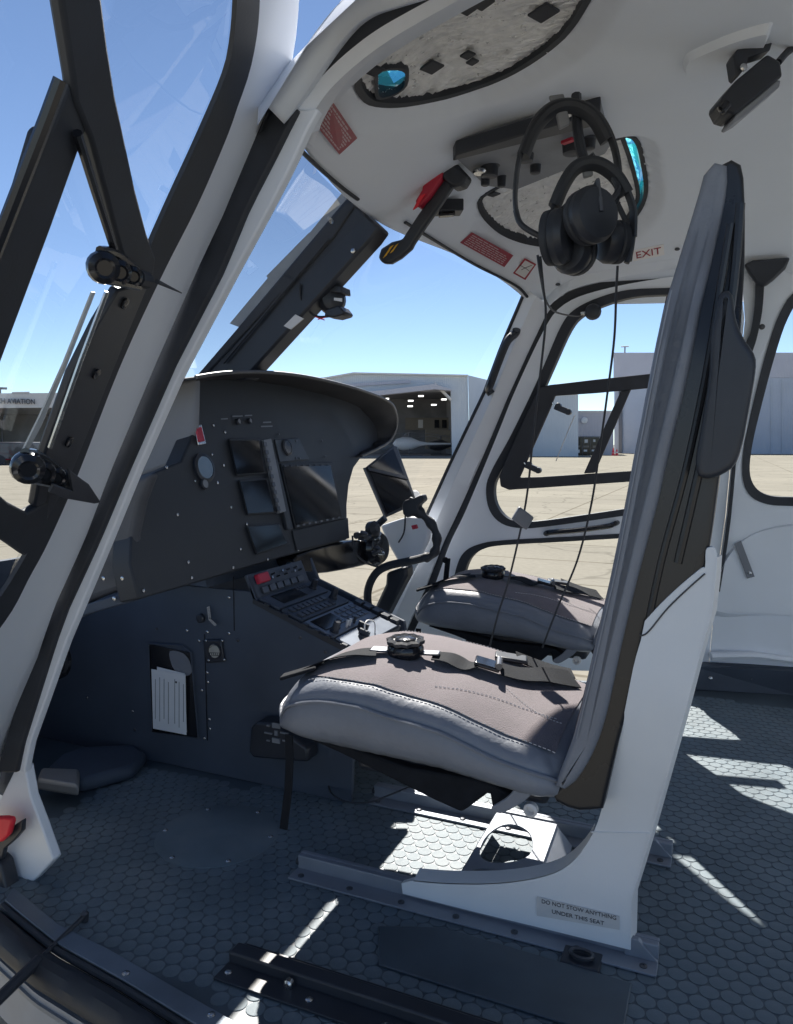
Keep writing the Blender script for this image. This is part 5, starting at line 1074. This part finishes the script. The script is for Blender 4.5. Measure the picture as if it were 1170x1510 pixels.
# rotor brake style lever with red guard
bp_ = PC(665, 255); LVY = bp_.y
def PL(u, v, off=0): return PY(u, v, LVY + off)
lv = thing('control_lever', 'black overhead lever with red guard and yellow marks', 'lever', bp_)
MB().prism([PL(u, v, .02) for u, v in [(655, 240), (668, 234), (690, 258), (682, 272), (668, 276), (650, 262)]], (0, -.04, 0)).obj('pivot_block', M['black'], lv, bevel=.006)
MB().prism([PL(u, v, .025) for u, v in [(627, 252), (648, 240), (657, 240), (650, 266), (632, 291), (616, 306), (612, 296), (622, 280)]], (0, -.03, 0)).obj('red_guard', M['red'], lv, bevel=.004)
MB().prism([PL(u, v, .010) for u, v in [(664, 262), (670, 270), (650, 300), (626, 334), (610, 358), (606, 366), (590, 380), (576, 388), (564, 388), (557, 380), (561, 366), (577, 356), (593, 352), (597, 345), (616, 316), (640, 282), (650, 266)]], (0, -.02, 0)).obj('arm', M['black'], lv, bevel=.006)
for q in ([(576, 364), (581, 361), (570, 377), (565, 381)], [(584, 362), (588, 359), (580, 371), (575, 374)]): MB().prism([PL(u, v, .0105) for u, v in q], (0, .001, 0)).obj('yellow_mark', M['yellow'], lv, smooth=0)
MB().prism([PL(u, v, .028) for u, v in [(620, 290), (628, 286), (616, 306), (610, 310)]], (0, .004, 0)).obj('red_mark', M['redtag'], lv)
t = thing('latch_block', 'black latch block on the ceiling beside the overhead lever', 'latch', PC(662, 305)); p = PC(662, 306, .012)
MB().box(p, V((.03, .012, 0)), V((-.012, .022, 0)), V((0, 0, .014))).obj('block', M['black'], t, bevel=.003); MB().box(p + V((.004, .006, -.016)), V((.018, .004, 0)), V((-.004, .01, 0)), V((0, 0, .006))).tube([p + V((-.02, .01, -.018)), p + V((.02, .016, -.018))], .005, 8).obj('catch', M['gloss'], t, bevel=.002)
# placards and EXIT sign
def onceil(px, off): return [PC(u, v, off) for u, v in px]
def placard(px, lab, lines):
    t = thing('warning_placard', lab, 'placard', PC(*px[0])); MB().prism(onceil(px, .0016), (0, 0, .001)).obj('plate', M['placard'], t, smooth=0)
    (a, b, c, d) = px
    for k in range(lines):
        s = (k + 1) / (lines + 1)
        A3, B3, C3, D3 = onceil(px, .0024); P_ = lambda x, y: A3 * (1 - x) * (1 - y) + B3 * x * (1 - y) + C3 * x * y + D3 * (1 - x) * y
        x = .05
        while x < .9:
            L_ = random.uniform(.04, .12); x1 = min(.93, x + L_); MB().prism([P_(x, s - .03), P_(x1, s - .03), P_(x1, s + .025), P_(x, s + .025)], (0, 0, .0004)).obj('print_line', M['pale'], t, smooth=0); x = x1 + .018
            if k == lines - 1 and x > .6: break
    return t
placard([(463, 181), (501, 228), (527, 204), (487, 145)], 'red warning placard by the left pillar on the ceiling', 8)
placard([(679, 358), (744, 394), (757, 377), (696, 343)], 'red warning placard near the far roof window', 6)
t = thing('pictogram_sign', 'small red-framed white pictogram sign on the ceiling', 'sign', PC(773, 396))
MB().prism(onceil([(757, 403), (774, 381), (791, 390), (775, 413)], .0016), (0, 0, .001)).obj('frame', M['redink'], t, smooth=0); MB().prism(onceil([(760, 402), (775, 384), (788, 391), (774, 410)], .0022), (0, 0, .0005)).obj('field', M['white'], t, smooth=0)
MB().tube(onceil([(767, 391), (776, 396), (781, 400)], .003), .0008, 4).tube(onceil([(769, 398), (777, 394), (785, 391)], .003), .0008, 4).lathe(PC(767, 392, .003), dn, [(.0025, 0), (.0025, .0005)], 8).obj('symbol', M['ink'], t)
t = thing('exit_sign', 'small white EXIT sign with red letters above the right door', 'sign', PC(956, 374))
ex = onceil([(933, 370), (979, 360.5), (980, 376), (934, 385.5)], .0018); MB().prism(ex, (0, 0, .001)).obj('plate', mat('exit_plate', (.9, .87, .85), .4, var=.02), t, smooth=0)
xd = (ex[1] - ex[0]).normalized(); nn = xd.cross(ex[3] - ex[0]).normalized(); nn = nn if nn.dot(CAM - ex[0]) > 0 else -nn; ud = nn.cross(xd); cen = (ex[0] + ex[1] + ex[2] + ex[3]) / 4
text('lettering', 'EXIT', cen + nn * .0012, xd, ud, (ex[3] - ex[0]).length * .62, M['redink'], t, .0003, .92)
# ceiling camera on its white bracket
t = thing('cabin_camera', 'black cabin camera hanging from the ceiling on a bracket', 'camera', PC(1110, 90))
p0 = PC(1120, 75, .03)
cm = [PD(u, v, 1.30) for u, v in [(1090, 112), (1130, 78), (1152, 90), (1156, 112), (1140, 122), (1088, 166), (1066, 158), (1063, 146)]]
D_ = (PC(1110, 95) - CAM).dot(FH) - .06
def PB(u, v, o=0): return PD(u, v, D_ - o)
MB().prism([PB(u, v, .03) for u, v in [(1086, 118), (1133, 79), (1152, 90), (1155, 112), (1146, 118), (1120, 140), (1086, 168), (1072, 164), (1064, 148), (1066, 142)]], FH * .055).obj('body', M['black'], t, bevel=.004)
MB().prism([PB(u, v, .026) for u, v in [(1086, 168), (1122, 139), (1146, 118), (1152, 118), (1150, 128), (1098, 172), (1084, 180), (1080, 178)]], FH * .045).obj('heat_sink', M['greymetal'], t, bevel=.002)
MB().prism([PB(u, v, .028) for u, v in [(1082, 82), (1088, 72), (1104, 70), (1140, 62), (1136, 74), (1104, 84), (1102, 96), (1090, 112), (1086, 108)]], FH * .03).obj('bracket', M['black'], t, bevel=.002); MB().lathe(PB(1096, 100, .03), -FH, [(.006, 0), (.006, .003), (.003, .005)], 10).obj('bracket_screw', M['steel'], t)
MB().lathe(PB(1066, 160, .035), (PB(1063, 164) - PB(1120, 100)).normalized(), [(.008, -.01), (.008, .004), (.005, .005)], 12).obj('lens', M['gloss'], t)
MB().tube(sm([PB(1148, 92, .01), PB(1160, 78, .0), PB(1175, 66, -.01), PB(1200, 40, -.03)], 4), .006, 8).obj('cable', M['black'], t)
rc_ = [PC(u, v, .0) for u, v in sm2([(1006, 96), (1008, 84), (1020, 74), (1080, 48), (1136, 32), (1140, 40), (1130, 62), (1090, 92), (1030, 113), (1012, 110)], 4, True)]
c_ = sum(rc_, V((0, 0, 0))) / len(rc_); inn = [p + (c_ - p) * .12 + V((0, 0, -.014)) for p in rc_]
lampf = thing('ceiling_pod', 'white moulded pod on the ceiling holding the camera', 'pod', c_); MB().band([p + V((0, 0, .004)) for p in rc_], inn, (0, 0, .006), True).prism(inn, (0, 0, .006)).obj('shell', M['liner'], lampf, smooth=60)
# compass on the centre post
t = thing('magnetic_compass', 'black magnetic compass clamped to the windscreen centre post', 'compass', PCP(488, 445, -.02)); CY = -.06
def PK(u, v, o=0): return PY(u, v, CY + o)
cc = PK(490, 443); axk = V((-.6, .8, 0)); MB().lathe(cc - axk * .022, axk, [(.012, -.008), (.028, -.004), (.033, .010), (.033, .030), (.026, .044), (.010, .048)], 20).obj('bowl', M['black'], t)
MB().prism([PK(u, v, .03) for u, v in [(470, 424), (480, 420), (503, 421), (504, 432), (484, 430), (472, 434)]], (0, -.05, 0)).obj('bracket', M['black'], t, bevel=.003); MB().prism([PK(u, v, .03) for u, v in [(480, 456), (500, 450), (508, 460), (506, 464), (492, 468), (478, 466)]], (0, -.05, 0)).obj('base', M['black'], t, bevel=.004)
MB().prism([PK(u, v, .04) for u, v in [(493, 439), (505, 440), (505, 445), (493, 443)]], (0, .001, 0)).obj('card', M['white'], t, smooth=0)
MB().tube(sm([PCP(442, 418, .036), PCP(444, 440, .03), PCP(458, 460, .01), PK(470, 467, .02), PK(490, 466, .02)], 5), .003, 6).obj('lamp_wire', M['rubber'], t)
MB().tube([PK(465, 467, .03), PK(479, 472, .03)], .0012, 4).tube([PK(469, 471, .03), PK(480, 468, .03)], .0012, 4).obj('safety_wire', M['redtag'], t)
# ------------------------------------------------------------------ headsets
DH = (1.385 - .8) / (PD(838, 150, 1).z - .8)
def PH(u, v, o=0): return PD(u, v, DH - o)
def cup(c, axd, r, th, par, nm='ear_cup'):
    axd = V(axd).normalized(); th *= .72; r *= .92; b = MB().lathe(c, axd, [(r * .55, -th), (r * .86, -th * .85), (r, -th * .4), (r, 0), (r * .96, th * .15)], 24).obj(nm, M['black'], par)
    MB().lathe(c + axd * th * .12, axd, [(r * .9, 0), (r * 1.0, th * .2), (r * .98, th * .6), (r * .7, th * .75), (r * .55, th * .5)], 24).obj('ear_pad', M['rubber'], b); MB().lathe(c - axd * th * .95, axd, [(r * .5, -.001), (r * .55, .002), (r * .3, .001)], 20).obj('cup_cap', M['gloss'], b); MB().tube([c - axd * th * .3 + V((0, 0, r * .98)), c - axd * th * .6 + V((0, 0, r * 1.15)), c - axd * th * .9 + V((0, 0, r * .5)), c - axd * th * 1.05], .004, 6).obj('swivel', M['dkmetal'], b); return b
rtv = RT; upv_ = V((0, 0, 1))
def headset(lab, band, pad, yokes, cups, o, cord):
    t = thing('headset', lab, 'headset', PH(*band[len(band) // 2], o))
    MB().tube(sm([PH(u, v, o) for u, v in band], 5), .0085, 8, flat=.5).obj('headband', M['black'], t)
    MB().tube(sm([PH(u, v, o - .004) for u, v in pad], 5), .014, 10, flat=.8).obj('band_pad', M['rubber'], t)
    for y in yokes: MB().tube(sm([PH(u, v, o + oo) for u, v, oo in y], 5), .005, 8).obj('yoke', M['black'], t)
    for (u, v, oo, ax_, r) in cups: cup(PH(u, v, o + oo), ax_, r, .032, t)
    for cd_ in cord: MB().tube(sm([PH(u, v, o + oo) for u, v, oo in cd_], 8), .0022, 6).obj('cord', M['rubber'], t)
    return t
axs = (-RT * .85 - FH * .4 + upv_ * .1)
h1 = headset('black headset hanging on the outer hook, its cord clipped with a grey block',
    [(762, 318), (760, 285), (766, 235), (782, 190), (800, 165), (822, 152), (852, 152), (880, 168), (900, 200), (911, 240), (912, 280), (906, 302)],
    [(772, 230), (786, 195), (803, 172), (824, 158), (850, 158), (876, 175), (895, 208)],
    [[(761, 310, 0), (768, 330, .01), (790, 345, .02), (812, 352, .02)], [(908, 295, 0), (925, 330, .0), (932, 352, 0), (928, 385, 0)]],
    [(822, 350, .03, -RT * .8 + FH * .5, .050), (903, 357, .0, RT * .95 + FH * .25, .040)], .0,
    [[(797, 378, .02), (801, 420, .0), (805, 470, -.05), (796, 560, -.12), (786, 650, -.18), (775, 745, -.24), (752, 850, -.32), (735, 905, -.36), (722, 955, -.40)], [(793, 376, .02), (798, 410, .0), (806, 445, -.2), (822, 461, -.5), (850, 466, -.9), (862, 463, -1.05)]])
MB().prism([PH(u, v, .0) for u, v in [(810, 140), (832, 137), (836, 155), (842, 182), (826, 190), (820, 165)]], FH * .01).obj('hook_strap', M['grey'], h1, bevel=.003)
h2 = headset('black headset hanging lower, inside the first one',
    [(812, 338), (815, 312), (828, 280), (842, 255), (858, 243), (880, 240), (905, 252), (922, 276), (934, 310), (934, 350)],
    [(818, 305), (830, 276), (845, 252), (862, 242), (884, 243), (908, 260), (924, 286)],
    [[(905, 262, 0), (912, 280, .01), (895, 300, .03), (872, 305, .03)], [(934, 345, 0), (930, 372, 0), (924, 388, 0)]],
    [(872, 318, .05, -RT * .35 - FH * -.75, .050), (846, 372, -.02, RT * .6 + FH * .6, .042)], .02,
    [[(911, 392, .0), (909, 430, -.02), (906, 500, -.08), (896, 580, -.14), (885, 660, -.2), (872, 745, -.25), (852, 825, -.32), (825, 890, -.36), (800, 955, -.40)]])
MB().prism([PH(u, v, .012) for u, v in [(857, 232), (872, 232), (876, 258), (862, 262)]], FH * .01).obj('hook_strap', M['grey'], h2, bevel=.003)
hk = thing('headset_hook', 'black plastic hook under the overhead panel carrying headsets', 'hook', PC(850, 190)); MB().tube(sm([PH(850, 140, -.03), PH(852, 190, -.015), PH(862, 236, .0), PH(878, 232, .012)], 5), .009, 8).obj('arm', M['black'], hk)
cl_ = tag(MB().box(PH(771, 764, -.245), RT * .016 - upv_ * .012, FH * .008, upv_ * .014 + RT * .008).obj('cord_clip', M['grey'], bevel=.004), 'grey clip block on the hanging headset cord', 'clip')
# ================================================================== right-hand controls
CYY = -.50
def PQ(u, v, o=0): return PY(u, v, CYY + o)
cy = thing('cyclic_stick', 'black curved cyclic stick with ribbed grip before the far seat', 'control stick', PQ(552, 914))
st1 = sm([PQ(u, v) for u, v in [(566, 960), (552, 914), (543, 890), (544, 866), (555, 845), (574, 834), (611, 826), (634, 820)]], 5); MB().tube(st1, .0125, 12).obj('tube', M['rubber'], cy)
gp = sm([PQ(u, v) for u, v in [(626, 823), (638, 818), (644, 805), (643, 786), (632, 767), (614, 752), (604, 742)]], 5); MB().tube(gp, [.013 + .0025 * math.sin(i * 1.1) + (.004 if i > 22 else 0) for i in range(len(gp))], 12).obj('grip', M['rubber'], cy)
MB().prism([PQ(u, v, .02) for u, v in [(592, 745), (596, 738), (612, 734), (622, 729), (625, 738), (616, 746), (618, 756), (600, 764), (594, 758)]], (0, -.04, 0)).obj('grip_head', M['black'], cy, bevel=.005)
MB().lathe(PQ(606, 739, .01), V((-.3, .2, 1)), [(.006, 0), (.007, .008), (.004, .012)], 10).obj('trim_switch', M['black'], cy); MB().box(PQ(612, 777, .01), V((.008, 0, -.002)), V((0, .006, 0)), V((.002, 0, .006))).obj('trigger', M['red'], cy, bevel=.002)
tr = thing('stick_boot', 'black tapered boot behind the cyclic stick', 'boot', PY(590, 920, -.56)); MB().prism([PY(u, v, -.56) for u, v in [(569, 845), (600, 835), (600, 850), (566, 915), (552, 915), (548, 905), (568, 862)]], (0, -.06, 0)).obj('boot', M['black'], tr, bevel=.01)
TX = .985
tb_ = thing('tablet', 'dark tablet on a mount arm beside the instrument panel', 'tablet', PX(575, 760, TX))
tn = V((-.9, .25, .35)).normalized(); tp0 = PX(575, 710, TX)
def PT(u, v, o=0): return PP(u, v, tp0 + tn * o, tn)
tq = [(539, 690), (581, 657), (586, 658), (612, 730), (616, 742), (570, 763)]
MB().prism([PT(u, v) for u, v in tq], -tn * .009).obj('case', M['black'], tb_, bevel=.003); MB().prism([PT(u, v, .001) for u, v in [(543, 690), (580, 662), (608, 731), (611, 739), (571, 758)]], tn * .0012).obj('screen', M['screen'], tb_, smooth=0)
MB().prism([PT(u, v, .003) for u, v in [(541, 689), (600, 703), (602, 708), (543, 694)]], tn * .004).obj('case_strap', M['black'], tb_); MB().tube([PT(537, 690, .004), PT(569, 764, .004)], .004, 8).obj('clamp_rail', M['dkmetal'], tb_)
MB().tube(sm([PT(568, 764, -.01), PX(556, 775, 1.0), PX(545, 785, 1.03), PX(525, 790, 1.05)], 4), .011, 10).obj('mount_arm', M['black'], tb_); MB().lathe(PX(550, 780, .99), (-1, .3, .2), [(.01, -.02), (.024, -.01), (.024, .01), (.01, .02)], 16).obj('ball_clamp', M['black'], tb_)
cl2 = thing('collective_throttle', 'dark round control housing below the tablet', 'housing', PX(560, 815, 1.0))
MB().lathe(PX(556, 808, 1.02), (-1, .2, .1), [(.03, -.06), (.055, -.04), (.058, .0), (.048, .015), (.03, .02)], 24).obj('housing', M['gloss'], cl2); MB().tube(sm([PX(520, 790, 1.0), PX(524, 815, .99), PX(545, 832, .98), PX(570, 836, .98), PX(592, 826, .98)], 5), .003, 6).tube(sm([PX(598, 760, .95), PX(596, 785, .95), PX(588, 800, .96)], 4), .003, 6).obj('hose', M['rubber'], cl2)
for k in range(9):
    u, v = 548 + random.uniform(-12, 14), 800 + random.uniform(-14, 16); MB().lathe(PX(u, v, .985), (-1, random.uniform(-.5, .5), random.uniform(-.5, .5)), [(.008, -.01), (.009, .0), (.005, .012)], 10).obj('fitting', M['dkmetal'] if k % 3 else M['steel'], cl2)
fx = thing('nose_fairing', 'white moulded fairing under the right windscreen beside the pillar', 'fairing', PY(600, 850, -.66))
MB().prism([PY(u, v, -.70) for u, v in [(560, 775), (600, 762), (640, 765), (630, 800), (600, 860), (590, 835), (570, 800)]], (0, -.03, 0)).obj('panel', M['paint'], fx, bevel=.01)
wl_ = thing('tablet_lamp', 'small white rounded lamp behind the tablet corner', 'lamp', PX(612, 730, 1.0)); (MB().lathe(PX(612, 730, 1.0), (-.6, .6, .3), [(.006, -.02), (.016, -.012), (.017, .006), (.01, .012)], 14).obj('lamp_head', M['white'], wl_))
sm_ = thing('strap_stub', 'short upright black strap between pillar and far seat', 'strap', PY(658, 860, -.62)); MB().box(PY(659, 842, -.62), V((.008, 0, 0)), V((0, .004, 0)), V((-.004, 0, .04))).lathe(PY(657, 826, -.62), (0, 1, 0), [(.01, -.004), (.01, .004)], 10).obj('strap', M['web'], sm_, bevel=.002)
